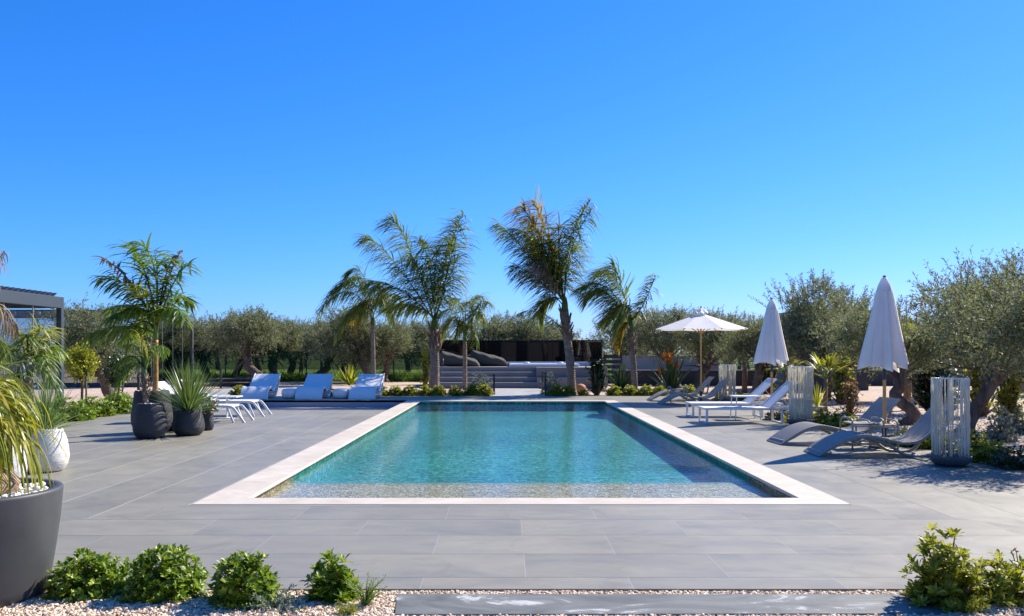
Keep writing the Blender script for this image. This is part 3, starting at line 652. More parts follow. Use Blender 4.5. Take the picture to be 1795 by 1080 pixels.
# white aluminium sled lounger, head towards +x
def sled_lounger():
    t = empty('sun_lounger', (0, 0, 0), cat='sun lounger', group='white aluminium sun loungers on the right')
    f = MB(); w2 = .31
    for y in (-w2, w2): f.bx(0, 1.98, y-.02, y+.02, .27, .31)
    f.bx(.0, .04, -w2+.021, w2-.021, .272, .308); f.bx(1.94, 1.98, -w2+.021, w2-.021, .272, .308)
    f.build('frame', M['white_al'], t, bevel=.004)
    for x in (.02, 1.5):
        l = MB()
        for y in (-w2, w2): l.bx(x, x+.045, y-.018, y+.018, .031, .27)
        l.bx(x, x+.045, -w2-.018, w2+.018, 0, .03); l.build('leg', M['white_al'], t, bevel=.004)
    MB().bx(.05, 1.28, -w2+.022, w2-.022, .296, .304).build('seat', M['sling'], t)
    a = rad(43); b = MB()
    b.bx(0, .74, -w2+.03, w2-.03, -.004, .004); b.xf(Matrix.Translation((1.29, 0, .31))@Matrix.Rotation(-a, 4, 'Y')); br = b.build('backrest', M['sling'], t)
    c = MB()
    for y in (-w2+.02, w2-.02): c.bx(0, .76, y-.014, y+.014, -.014, .014)
    c.bx(.735, .76, -w2+.035, w2-.035, -.012, .012); c.xf(Matrix.Translation((1.29, 0, .31))@Matrix.Rotation(-a, 4, 'Y')); c.build('back_frame', M['white_al'], br)
    s = MB()
    for y in (-w2+.05, w2-.05): s.bar((1.6, y, .6), (1.86, y, .31), .012, .012)
    s.build('back_stay', M['white_al'], t)
    return t
sl = sled_lounger(); sl.location = (3.9, 17.15, 0); sl['label'] = 'white aluminium lounger with raised back beside the middle twig lantern, nearer of its pair'
dup(sl, (3.98, 18.75, 0), label='white aluminium lounger with raised back behind its twin, nearer the open umbrella')
# left aluminium loungers, head towards -x, splayed legs
def arch_lounger():
    t = empty('sun_lounger', (0, 0, 0), cat='sun lounger', group='white aluminium sun loungers by the dark pots')
    w2 = .3
    for y in (-w2, w2):
        p = smooth_path([(-1.85, .0), (-1.7, .27), (-1.6, .33), (-1.2, .34), (-.5, .345), (-.28, .33), (-.18, .25), (0, .0)], 30); r = MB()
        r.ribbon(p, y-.018, y+.018, .045); r.build('side_frame', M['white_al'], t)
        q = MB(); q.bar((-.5+.12, y, .335), (-.24, y*.97, .0), .03, .035); q.build('leg', M['white_al'], t)
    MB().bx(-1.28, -.3, -w2+.02, w2-.02, .33, .338).build('seat', M['sling'], t)
    MB().bx(-.33, -.3, -w2+.02, w2-.02, .3, .328).build('cross_bar', M['white_al'], t)
    a = rad(-38); b = MB(); b.bx(-.72, 0, -w2+.02, w2-.02, -.004, .004); b.xf(Matrix.Translation((-1.28, 0, .34))@Matrix.Rotation(-a, 4, 'Y')); br = b.build('backrest', M['sling'], t)
    c = MB()
    for y in (-w2+.005, w2-.005): c.bx(-.74, 0, y-.013, y+.013, -.016, .012)
    c.bx(-.745, -.72, -w2+.02, w2-.02, -.012, .012); c.xf(Matrix.Translation((-1.28, 0, .34))@Matrix.Rotation(-a, 4, 'Y')); c.build('back_frame', M['white_al'], br)
    return t
al = arch_lounger(); al.location = (-5.22, 17.4, 0); al['label'] = 'white aluminium lounger behind the dark pots, nearer of its pair'
dup(al, (-5.3, 19.05, 0), label='white aluminium lounger behind the dark pots, farther one at the sunken edge')
t = empty('side_table', (AT(398, 18.2), 18.2, 0), label='white pedestal side table between the two left aluminium loungers', cat='side table')
MB().bx(-.27, .27, -.22, .22, .45, .475).build('top', M['white_al'], t, bevel=.004); MB().bx(-.016, .016, -.016, .016, .02, .449).build('leg', M['white_al'], t); MB().bx(-.2, .2, -.16, -.12, 0, .019).build('foot', M['white_al'], t); MB().bx(-.02, .02, -.119, .16, 0, .018).build('foot', M['white_al'], t)
t = empty('side_table', (AT(352, 20.3), 20.3, 0), label='white flat side table half hidden behind the spiky potted plant', cat='side table')
MB().bx(-.3, .3, -.25, .25, .36, .385).build('top', M['white_al'], t, bevel=.004)
for x in (-.28, .28):
    for y in (-.23, .23): MB().bx(x-.015, x+.015, y-.015, y+.015, 0, .359).build('leg', M['white_al'], t)
t = empty('side_table', (5.02, 18.0, 0), label='white side table between the two white loungers on the right', cat='side table')
MB().bx(-.28, .28, -.22, .22, .47, .495).build('top', M['white_al'], t, bevel=.004)
for x in (-.26, .26):
    for y in (-.2, .2): MB().bar((x*.9, y, .47), (x, y, 0), .02, .02).build('leg', M['white_al'], t)

# taupe slatted resin lounger
def resin_lounger():
    t = empty('slatted_lounger', (0, 0, 0), cat='sun lounger', group='taupe slatted resin loungers')
    prof = smooth_path([(0, .015), (.17, .135), (.36, .24), (.54, .295), (.68, .3), (.88, .26), (1.06, .215), (1.22, .205), (1.38, .25), (1.55, .4), (1.7, .56), (1.84, .7)], 60)
    n = 11; w2 = .29; m = MB()
    for i in range(n):
        y = -w2+.06+(2*w2-.12)*i/(n-1); m.ribbon(prof, y-.0145, y+.0145, .02)
    m.build('slatted_seat', M['resin'], t)
    for y in (-w2, w2):
        r = MB(); r.ribbon(prof, y-.026, y+.026, np.interp(np.linspace(0, 1, 60), [0, .1, .3, .45, .8, 1], [.02, .05, .05, .035, .035, .03])); r.build('side_rail', M['resin'], t, bevel=.006)
        lp = smooth_path([(.62, .27), (.8, .22), (1.0, .13), (1.14, .04), (1.3, .012), (1.46, .02), (1.57, .09), (1.65, .24), (1.69, .4), (1.73, .56)], 40)
        q = MB(); q.tube([(a, y*.97, b) for a, b in lp], .022, 10); q.build('runner', M['resin'], t)
    c = MB()
    for x, z in ((.08, .06), (.6, .27), (1.2, .17), (1.78, .61)): c.bx(x-.02, x+.02, -w2+.03, w2-.03, z-.012, z+.01)
    c.build('cross_bar', M['resin'], t)
    return t
rl = resin_lounger(); rl.location = (4.18, 11.78, 0); rl.rotation_euler.z = rad(-2); rl['label'] = 'taupe slatted lounger on the right, nearest the camera, in front of the near umbrella'
dup(rl, (4.12, 13.22, 0), rad(3), label='taupe slatted lounger just behind the nearest one, by the near closed umbrella')
dup(rl, (4.12, 23.15, 0), rad(1), label='taupe slatted lounger by the open umbrella, nearer of the far pair')
dup(rl, (4.1, 24.85, 0), rad(-1), label='taupe slatted lounger at the far pool corner, farther of the far pair')
def resin_table():
    t = empty('side_table', (0, 0, 0), cat='side table', group='taupe resin side tables')
    MB().bx(-.2, .2, -.2, .2, .355, .378).build('top', M['resin'], t, bevel=.008)
    r = MB(); a = [(-.2, -.2), (.2, -.2), (.2, .2), (-.2, .2)]
    for sx in (-1, 1):
        p = smooth_path([(sx*.225, -.22, 0), (sx*.225, -.225, .35), (sx*.22, -.17, .43), (sx*.215, 0, .445), (sx*.22, .17, .43), (sx*.225, .225, .35), (sx*.225, .22, 0)], 40)
        MB().tube(p, .014, 8).build('leg_loop', M['resin'], t)
    MB().bx(-.215, .215, -.235, -.215, .33, .352).build('apron', M['resin'], t)
    return t
rt = resin_table(); rt.location = (AT(1513, 12.5), 12.55, 0); rt['label'] = 'taupe table between the two near slatted loungers, left of the umbrella pole'
dup(rt, (AT(1550, 12.35), 12.6, 0), rad(4), .93, label='taupe table at the foot of the near closed umbrella, lower of the two')
dup(rt, (AT(1188, 23.9), 23.95, 0), rad(0), label='taupe table between the two far slatted loungers')

# umbrellas
def closed_umbrella(x, y, label, seed, s=1.0, h=2.5):
    rs = np.random.RandomState(seed); t = empty('umbrella', (x, y, 0), rz=rs.rand()*1.5, label=label, cat='umbrella', group='closed white umbrellas')
    MB().lathe([(.024, .28), (.024, 1.0)], 16).build('pole', M['wood'], t); MB().lathe([(.027, 1.0), (.027, 2.3)], 16).build('upper_pole', M['greyframe'], t)
    MB().lathe([(.034, .0), (.034, .3), (.026, .31)], 16).build('base_tube', M['black'], t); MB().lathe([(0, 0), (.2, 0), (.2, .012), (.03, .02)], 24).build('base_plate', M['black'], t)
    m = MB(); ph = rs.rand(8)*.5
    prof = [(.03, h-.1)]+[(np.interp(q, [0, .1, .5, .85, 1], [.075, .10, .17, .235, .26]), h-.14-q*1.17) for q in np.linspace(0, 1, 16)]
    nn = 128
    def rf(i, r, z, a):
        q = i/16; fold = 1-2*abs(math.sin(4*a+.5*math.sin(3*a)))**.8; am = .26+.14*q
        rr = r*(1+am*fold+.05*math.sin(3*a+1)*q+.04*math.sin(16*a+q*3))
        zz = z-(.05*fold+.05*math.sin(5*a+2)+.03*math.sin(2*a))*(q**4)*1.0
        return rr*1.08, zz
    m.lathe(prof, nn, rf=rf); m.build('canopy', M['canvas_folded'], t)
    c = MB(); c.lathe([(.0, h+.01), (.03, h), (.055, h-.04), (.085, h-.1), (.105, h-.17), (.115, h-.2)], 64, rf=lambda i, r, z, a: (r*(1+.06*(i/5)*math.cos(8*a)), z-.015*(i/5)*math.cos(8*a))); c.build('cap', M['canvas'], t)
    MB().lathe([(0, h+.035), (.02, h+.03), (.022, h+.01), (.01, h+.0)], 12).build('finial', M['timber'], t)
    for k in range(8):
        a = k*math.pi/4+.2; MB().bar((.03*math.cos(a), .03*math.sin(a), 2.3), (.2*math.cos(a), .2*math.sin(a), 1.17), .014, .02).build('rib', M['wood'], t)
    MB().tube([(0, -.31, 1.36), (.05, -.325, 1.30), (.035, -.33, 1.2)], .006, 5).build('tie_strap', M['canvas_folded'], t)
    return t
u1 = closed_umbrella(5.55, 12.57, 'closed white umbrella nearest the camera, beside the near slatted loungers', 1)
u2 = closed_umbrella(5.5, 17.75, 'closed white umbrella in the middle, above the white aluminium loungers', 2, h=2.5)
t = empty('umbrella', (5.52, 24.3, 0), rz=rad(12), label='open white umbrella above the far slatted loungers', cat='umbrella')
MB().lathe([(.024, .28), (.024, 2.5)], 16).build('pole', M['wood'], t); MB().lathe([(.034, .0), (.034, .3), (.026, .31)], 16).build('base_tube', M['black'], t); MB().lathe([(0, 0), (.2, 0), (.2, .012), (.03, .02)], 24).build('base_plate', M['black'], t)
cp = MB(); nn = 8; seg = 8
V = []; Fc = []
for i in range(9):
    q = .06+.94*i/8
    for k in range(nn*seg):
        a = 2*math.pi*k/(nn*seg); f = (k % seg)/seg; rr = 1.36*q*math.cos(math.pi/nn)/math.cos((f-.5)*2*math.pi/nn); sag = -.035*math.sin(math.pi*f)*q
        V.append((rr*math.cos(a), rr*math.sin(a), 2.52-.46*q-.05*q*(1-q)*0+sag*.6))
Fc = [(i*64+k, i*64+(k+1) % 64, (i+1)*64+(k+1) % 64, (i+1)*64+k) for i in range(8) for k in range(64)]
cp.add(V, Fc); cp.build('canopy', M['canvas'], t)
vv = MB().lathe([(0, 2.66), (.05, 2.65), (.13, 2.6), (.2, 2.54)], 32, rf=lambda i, r, z, a: (r*(1+.05*math.cos(8*a)), z-.03*(i/3)*math.cos(8*a))); vv.build('vent_cap', M['canvas'], t)
MB().lathe([(0, 2.72), (.02, 2.71), (.02, 2.66)], 10).build('finial', M['timber'], t)
for k in range(8):
    a = k*math.pi/4; MB().bar((.03*math.cos(a), .03*math.sin(a), 2.47), (1.33*math.cos(a), 1.33*math.sin(a), 2.035), .014, .02).build('rib', M['wood'], t)
    MB().bar((.03*math.cos(a), .03*math.sin(a), 1.95), (.62*math.cos(a), .62*math.sin(a), 2.26), .012, .016).build('strut', M['wood'], t)
# twig lanterns
def lantern(x, y, h, r, n, label, seed, fl, sr=.0062):
    rs = np.random.RandomState(seed); t = empty('twig_lantern', (x, y, 0), label=label, cat='garden lantern', group='white twig lanterns on dark bowls')
    m = MB(); hb = .12
    for k in range(n):
        a = rs.rand()*6.283; q = r*(.9+.1*rs.rand()) ; p = []
        for j in range(7):
            z = hb-.02+(h-hb)*j/6*(1 if j < 6 else 1+.012*rs.randn()); rr = q*(1-fl+fl*j/6*1.0)+.006*rs.randn(); aa = a+.02*rs.randn()
            p.append((rr*math.cos(aa), rr*math.sin(aa), z))
        m.tube(p, sr*(.8+.5*rs.rand()), 5)
    m.build('twig_screen', M['rod'], t)
    for z in (.45*h, .98*h):
        a = np.linspace(0, 2*math.pi, 33); MB().tube([(r*.93*math.cos(q), r*.93*math.sin(q), z) for q in a], .006, 6, cap=False).build('hoop', M['white_al'], t)
    MB().lathe([(0, 0), (.5*r, 0), (.8*r, .012), (1.04*r, .05), (1.12*r, .1), (1.13*r, .13), (1.09*r, .135), (1.0*r, .1), (0, .095)], 40).build('bowl', M['bowl'], t)
    return t
lantern(5.5, 10.6, 1.1, .215, 72, 'tall twig lantern on a dark bowl at right, nearest the camera', 1, .04)
lantern(5.62, 16.35, 1.15, .235, 105, 'dense twig lantern standing in front of the white loungers', 2, .14)
lantern(6.06, 23.5, 1.08, .225, 100, 'twig lantern behind the far slatted loungers, farthest of the three', 3, .06)

# pots
def pot(name, x, y, r, h, mat, label, neck=.72, group=None):
    t = empty(name, (x, y, 0), label=label, cat='plant pot', group=group)
    pr = [(0, 0), (r*.62, 0), (r*.78, .02*h+.01), (r*.95, .18*h), (r, .34*h), (r*.98, .5*h), (r*.9, .75*h), (r*neck*1.06, .94*h), (r*neck, h), (r*neck*.93, h), (r*neck*.93, h-.04), (0, h-.045)]
    P = np.array(pr); sp = smooth_path([(q[0], q[1], 0) for q in pr[1:9]], 30)[:, :2]
    prof = [(0, 0)]+[tuple(q) for q in sp]+pr[9:]
    m = MB(); rs = np.random.RandomState(int(x*100) % 97)
    m.lathe(prof, 48, rf=lambda i, r_, z, a: (r_*(1+.006*math.sin(z*70+math.sin(a*3)*2)+.008*math.sin(2*a+1)), z)); m.build('pot_body', mat, t)
    s = MB(); n = 90; a = rs.rand(n)*6.28; q = np.sqrt(rs.rand(n))*r*neck*.88
    stones(s, np.stack([q*np.cos(a), q*np.sin(a), np.full(n, h-.03)+rs.rand(n)*.015], 1), .02+.008*rs.rand(n), rs); s.build('pebbles', M['white_stone'], t)
    return t
PG = 'dark scored ceramic pots on the left of the deck'
pot('plant_pot', AT(263, 14.0), 14.0, .265, .57, M['pot_black'], 'black scored pot with the short shaggy palm, front left of the group', .74, PG)
pot('plant_pot', AT(258, 14.75), 14.95, .34, .74, M['pot_black'], 'large dark pot with the tall green palm, behind the others', .8, PG)
pot('plant_pot', AT(331, 14.5), 14.5, .255, .42, M['pot_black'], 'squat black pot holding the spiky plant', .76, PG)
pot('plant_pot', AT(364, 15.4), 15.4, .11, .34, M['pot_black'], 'smallest narrow black pot with the little bush, right end of the group', .86, PG)
pot('plant_pot', AT(295, 15.1), 15.35, .2, .66, M['pot_black'], 'narrow dark pot squeezed between the tall palm pot and the squat pot', .8, PG)
pot('plant_pot', -5.44, 10.1, .25, .5, M['pot_white'], 'white scored pot with spiky grass behind the big grey planter', .72, 'white scored ceramic pots')
pot('plant_pot', -5.35, 9.1, .22, .42, M['pot_white'], 'white scored pot almost hidden behind the ponytail leaves', .72, 'white scored ceramic pots')
pot('plant_pot', AT(1432, 18.2), 18.2, .17, .26, M['concrete_pot'], 'small concrete pot on the gravel behind the middle twig lantern', .95)
t = empty('planter', (-3.10, 4.93, -.04), label='huge tapered dark grey planter cut by the left edge', cat='planter')
pr = [(0, 0), (.38, 0), (.395, .01), (.42, .1), (.45, .3), (.474, .48), (.487, .63), (.487, .642), (.48, .65), (.443, .65), (.435, .64), (.43, .58), (0, .58)]
MB().lathe(pr, 72).build('pot_body', M['planter'], t)
s = MB(); rs = np.random.RandomState(8); n = 420; a = rs.rand(n)*6.28; q = np.sqrt(rs.rand(n))*.42
stones(s, np.stack([q*np.cos(a), q*np.sin(a), .59+rs.rand(n)*.03], 1), .018+.014*rs.rand(n), rs, flat=.8, smooth=True); s.build('pebbles', M['white_stone'], t)
for (u, Y, r, lab) in ((1018, 29.6, .2, 'orange brown ball in the gravel behind the tallest palm'), (1157, 30.5, .2, 'orange brown ball in the gravel near the open umbrella')):
    m = MB(); m.lathe([(.0, 0)]+[(r*math.sin(q), r-r*math.cos(q)) for q in np.linspace(.15, 3.0, 16)]+[(0, 2*r)], 28, rf=lambda i, r_, z, a: (r_*(1+.02*math.sin(3*a+z*9)), z*.92)); m.build('terracotta_ball', M['terracotta'], loc=(AT(u, Y), Y, -.05), label=lab, cat='garden ball', group='terracotta balls in the gravel')
# ---------------------------------------------------------------- plants
GR = -.02
def olive(seed, H, Rc, nclump=130, lean=(0, 0), leaf=.085, base_r=.2, low=.3, limbs=3, ntw=8, shoots=30, tlean=.3, leafw=.24, mat=None, blobs=15):
    """gnarled olive: trunk forking into limbs, crown of twigs and leaves"""
    rs = np.random.RandomState(seed); t = empty('olive_tree', (0, 0, GR), cat='olive tree')
    m = MB(); fork = np.array((lean[0]*.6, lean[1]*.6, H*.32)); b0 = np.array((0, 0, -.05))
    side = rs.randn(3)*.12; side[2] = 0
    m.tube(smooth_path([b0, b0*.6+fork*.35+side, b0*.2+fork*.75-side*.6, fork], 14), np.interp(np.linspace(0, 1, 14), [0, .15, .5, 1], [1.5, 1.0, .85, .8])*base_r, 14, wob=.22, rs=rs)
    cc = np.array((lean[0], lean[1], H*(.5+low*.35))); rz_ = H*(1-low)*.5
    cc[2] = H-rz_
    tips = []
    for i in range(limbs):
        a = 2*math.pi*i/limbs+rs.rand()*.8; e = cc+np.array((math.cos(a)*Rc*.5, math.sin(a)*Rc*.5, -rz_*.1+rs.rand()*rz_*.5)); mid = (fork+e)/2+rs.randn(3)*.15
        p = smooth_path([fork-(0, 0, .08), fork*.7+mid*.3+rs.randn(3)*.05, mid, e], 14); m.tube(p, np.linspace(base_r*.62, base_r*.16, 14), 9, wob=.18, rs=rs)
        for j in range(5):
            s_ = p[5+j*2-1]; e2 = s_+nrm(rs.randn(3)*(1, 1, .5)+(0, 0, .45))*Rc*.5; m.tube(smooth_path([s_, (s_+e2)/2+rs.randn(3)*.08, e2], 7), np.linspace(base_r*.2, base_r*.05, 7), 6)
    m.build('trunk', M['olive_bark'], t)
    # leafy blobs at the limb ends, each a bunch of twigs, gaps between them
    K = blobs; bd = nrm(rs.randn(K, 3)*(1, 1, .8)+(0, 0, .25)); bq = .35+.45*rs.rand(K); BC = cc+bd*bq[:, None]*np.array((Rc, Rc, rz_)); BR = (.30+.24*rs.rand(K))
    n = nclump; bi = rs.randint(0, K, n); d = nrm(rs.randn(n, 3)); C = BC[bi]+d*(rs.rand(n)**.4*BR[bi])[:, None]*np.array((Rc, Rc, rz_*1.15))
    nt_ = n*ntw; Cb = np.repeat(C, ntw, 0)+rs.randn(nt_, 3)*.07*Rc/1.6; out = nrm(Cb-np.repeat(BC[bi], ntw, 0)+(Cb-cc)*.3)
    td = nrm(out*.5+rs.randn(nt_, 3)*.75+(0, 0, .25)); tl = (.22+.22*rs.rand(nt_))*Rc/1.7
    nl = 11; k = np.tile(np.arange(nl), nt_); TB = np.repeat(Cb, nl, 0); TD = np.repeat(td, nl, 0); TL = np.repeat(tl, nl)
    P = TB+TD*(TL*(k+.5)/nl)[:, None]; LD = nrm(TD*.7+rs.randn(len(P), 3)*.75)
    lf = MB(); lf.leaves(P, LD, leaf*(.7+.6*rs.rand(len(P))), leaf*leafw*(.8+.4*rs.rand(len(P))), rs=rs)
    # vertical shoots that break the outline
    if shoots:
        a = rs.rand(shoots)*6.283; q = np.sqrt(rs.rand(shoots))*.9; S0 = cc+np.stack([np.cos(a)*q*Rc, np.sin(a)*q*Rc, np.sqrt(np.maximum(0, 1-q*q))*rz_*.85], 1)
        SD = nrm(np.stack([np.cos(a)*q*.7, np.sin(a)*q*.7, np.full(shoots, 1.)], 1)+rs.randn(shoots, 3)*.25); SL = (.3+.5*rs.rand(shoots))*H/3.2*.8
        nl = 30; k = np.tile(np.arange(nl), shoots); P = np.repeat(S0, nl, 0)+np.repeat(SD, nl, 0)*(np.repeat(SL, nl)*(k+.5)/nl)[:, None]+rs.randn(shoots*nl, 3)*.01
        lf.leaves(P, nrm(np.repeat(SD, nl, 0)*.8+rs.randn(len(P), 3)*.6), leaf*(.7+.5*rs.rand(len(P))), leaf*leafw, rs=rs)
        tw = MB()
        for s0, sd_, l_ in zip(S0, SD, SL): tw.tube([s0-sd_*.2, s0+sd_*l_*.5, s0+sd_*l_], [.006, .004, .002], 4)
        tw.build('twigs', M['twig'], t)
    lf.build('crown', mat or M['olive_leaf'], t)
    return t
OG = 'old olive trees around the garden'
def put(root, u, v, label, rz=0, s=1., Y=None, first=False, group=OG):
    Y = Y or GY(v, GR); x = AT(u, Y)
    if first: root.location = (x, Y, GR); root.rotation_euler.z = rz; root.scale = (s, s, s); root['label'] = label; root['group'] = group; return root
    return dup(root, (x, Y, GR), rz, s, label=label, group=group)
oA = olive(11, 3.1, 1.9, 250, (-.7, .1), .115, .22, .27, blobs=22)
oB = olive(12, 2.95, 1.8, 240, (.3, .3), .115, .2, .27, limbs=4, blobs=22)
oC = olive(13, 3.2, 1.7, 235, (-1.0, -.1), .115, .2, .3, tlean=.6, blobs=20)
put(oA, 452, 0, 'olive tree with a thick left leaning trunk behind the left wave lounger', Y=39, first=True, s=1.03)
put(oB, 478, 0, 'olive tree with a dark upright trunk just right of the thick leaning one', rz=1.2, Y=43.5, first=True)
put(oC, 655, 0, 'olive tree with a slanting trunk behind the yellow green agave', Y=40.5, first=True, s=1.05)
put(oB, 365, 0, 'leftmost olive tree of the back row, beside the far pavilion', rz=2.5, s=1.0, Y=43)
put(oA, 560, 0, 'olive tree behind the middle wave lounger', rz=3.4, s=.88, Y=43)
put(oB, 675, 0, 'olive tree with a straight dark trunk between the slim palm and the thick palm', rz=4.4, s=.9, Y=41.2)
put(oC, 752, 0, 'olive tree crown reaching to the left end of the black glass wall', rz=1.5, s=.93, Y=45)
put(oA, 605, 0, 'olive tree crown just left of the slim drooping palm', rz=5.1, s=1.0, Y=46)
put(oC, 408, 0, 'olive tree behind the timber stack', rz=2.7, s=1.0, Y=44.5)
put(oB, 290, 0, 'olive tree seen behind the far pavilion glass', rz=.4, s=1.05, Y=46)
put(oC, 205, 0, 'olive tree with a brown curved trunk right of the near pavilion post', rz=.2, s=.82, Y=24.6)
put(oA, 510, 0, 'olive tree far back between the left and middle wave loungers', rz=2.2, s=.98, Y=47)
put(oB, 720, 0, 'olive tree farthest back behind the thick palm trunk', rz=3.0, s=1.0, Y=49.5)
put(oA, 895, 0, 'olive tree behind the glass wall, left of the two tall ones there', rz=.9, s=1.02, Y=44)
put(oB, 965, 0, 'olive tree behind the glass wall, beside the tallest palm', rz=2.2, s=1.0, Y=43)
put(oC, 1075, 0, 'olive tree just right of the black glass wall', rz=3.6, s=1.0, Y=41)
oD = olive(21, 3.15, 1.75, 270, (-.5, 0), .095, .2, .3, limbs=4)
oE = olive(22, 3.4, 1.5, 260, (.1, .2), .1, .13, .2, limbs=5, shoots=60)
put(oD, 1186, 0, 'olive tree with twin dark trunks behind the orange flowers', Y=34, first=True, s=.98)
oF = olive(23, 2.7, 1.55, 250, (.9, .1), .095, .2, .35)
put(oF, 1213, 0, 'olive tree with a trunk leaning right under the open umbrella', Y=31.5, first=True, s=1.03)
put(oD, 1322, 0, 'olive tree with a thick brown trunk left of the middle umbrella', rz=2.0, Y=26.6, s=.78)
put(oE, 1425, 0, 'tall bushy multi stemmed olive behind the middle twig lantern', Y=24.3, first=True, s=1.0)
put(oE, 1495, 0, 'bushy olive in front of the charcoal building', rz=2.4, s=.93, Y=26.5)
put(oD, 1270, 0, 'olive tree far back between the open umbrella and the middle one', rz=4.0, s=.95, Y=37.5)
oG = olive(24, 2.3, 1.2, 210, (-.1, .2), .075, .13, .36, limbs=4, leafw=.24, blobs=12, shoots=30)
put(oG, 1588, 0, 'olive tree with a rough slanting trunk behind the near umbrella', Y=16.8, first=True, s=1.0)
oH = olive(25, 3.0, 1.7, 320, (.9, .1), .085, .13, .3, limbs=5, leafw=.24, blobs=17, shoots=40)
put(oH, 1690, 0, 'largest olive tree at right, its crown above the near twig lantern', Y=15.2, first=True, s=1.0)
put(oH, 0, 0, 'olive tree at the right edge that shades the deck', rz=3.0, s=.88, Y=12.6).location = (8.3, 11.9, GR)
put(oD, 1690, 0, 'olive tree far behind the right planting', rz=1.1, s=.85, Y=27)
put(oF, 1620, 0, 'olive tree far right behind the slanting one', rz=3.3, s=.85, Y=25)
put(oB, 1780, 0, 'olive tree far back at the right edge', rz=5.3, s=1.1, Y=30)
# distant orchard as one mass
lf = MB(); tr = MB(); rs = np.random.RandomState(31); 
for r_, Yr in enumerate((49, 55, 62, 71, 84, 104)):
    x = -Yr*.66-4
    while x < Yr*.66+4:
        cx = x+rs.randn()*.8; h = 2.5+rs.rand()*.6+max(0, (Yr-70)*.012); n = 420 if Yr < 75 else 260; d = nrm(rs.randn(n, 3)); q = rs.rand(n)**.4
        P = np.array((cx, Yr+rs.randn(), h*.62))+d*q[:, None]*np.array((2.0, 2.0, h*.40))*(1+.2*np.sin(d[:, :1]*5+cx))
        s_ = .2*Yr/55; lf.leaves(P, rs.randn(n, 3)+(0, 0, .5), s_*(.6+.8*rs.rand(n)), s_*.4, rs=rs); tr.tube([(cx, Yr, -.1), (cx+rs.randn()*.2, Yr, h*.5)], [.16, .1], 6)
        x += 4.4 if Yr < 75 else 5.5
tag(lf.build('orchard', M['olive_leaf']), 'dark rows of orchard trees in the meadow beyond the fence', 'orchard', kind='stuff')
tag(tr.build('orchard_trunks', M['olive_bark']), 'trunks of the orchard trees beyond the fence', 'orchard', kind='stuff')
# meadow grass
rs = np.random.RandomState(41); n = 26000
P = np.stack([-19+26*rs.rand(n), 42.0+rs.rand(n)**1.6*12, np.full(n, -.07)], 1); mb = MB()
mb.blades(P, np.stack([rs.randn(n)*.3, rs.randn(n)*.3, np.ones(n)], 1), .25+.3*rs.rand(n), .05, .8, seg=2, rs=rs)
tag(mb.build('meadow_grass', M['grass']), 'bright green tall grass in the meadow behind the fence', 'grass', kind='stuff')

# palms with pinnate fronds
def frond(p0, p1, p2, LL, rs, nl=46, w=.034, droop=1.5, wind=(-.35, 0, 0), mat=0, plume=.8, rach=.022, start=.14, rmat=1, fwd=.55, hang=.35):
    """one frond: rachis on a quadratic curve p0-p1-p2, leaflets both sides"""
    p0, p1, p2 = map(np.array, (p0, p1, p2)); mb = MB()
    tt = np.linspace(0, 1, 16)[:, None]; R_ = (1-tt)**2*p0+2*tt*(1-tt)*p1+tt**2*p2; mb.tube(R_, np.linspace(rach, rach*.15, 16), 5, mat=rmat)
    t = np.repeat(start+(1-start)*(np.arange(nl)+rs.rand(nl)*.5)/nl, 2)[:, None]; s = np.tile([1, -1], nl)[:, None]
    B = (1-t)**2*p0+2*t*(1-t)*p1+t**2*p2; T = nrm(2*(1-t)*(p1-p0)+2*t*(p2-p1))
    side = nrm(np.cross(T, np.array((0, 0, 1.))+.001)); up = np.cross(side, T); n = len(B)
    roll = rs.randn(n, 1)*plume*.6+.15
    D = nrm(nrm(T*(fwd+.3*t)+s*side*np.cos(roll)+up*np.sin(roll)*1.0)*.8+np.array((wind[0]*.9, 0, -hang)))
    prof = np.interp(t[:, 0], [0, start, .3, .6, .85, 1.0], [.3, .45, 1, 1, .88, .6])
    mb.blades(B, D, LL*prof*(.85+.3*rs.rand(n)), w, droop*(.7+.6*rs.rand(n)), mat, seg=4, wind=wind, rs=rs)
    return mb
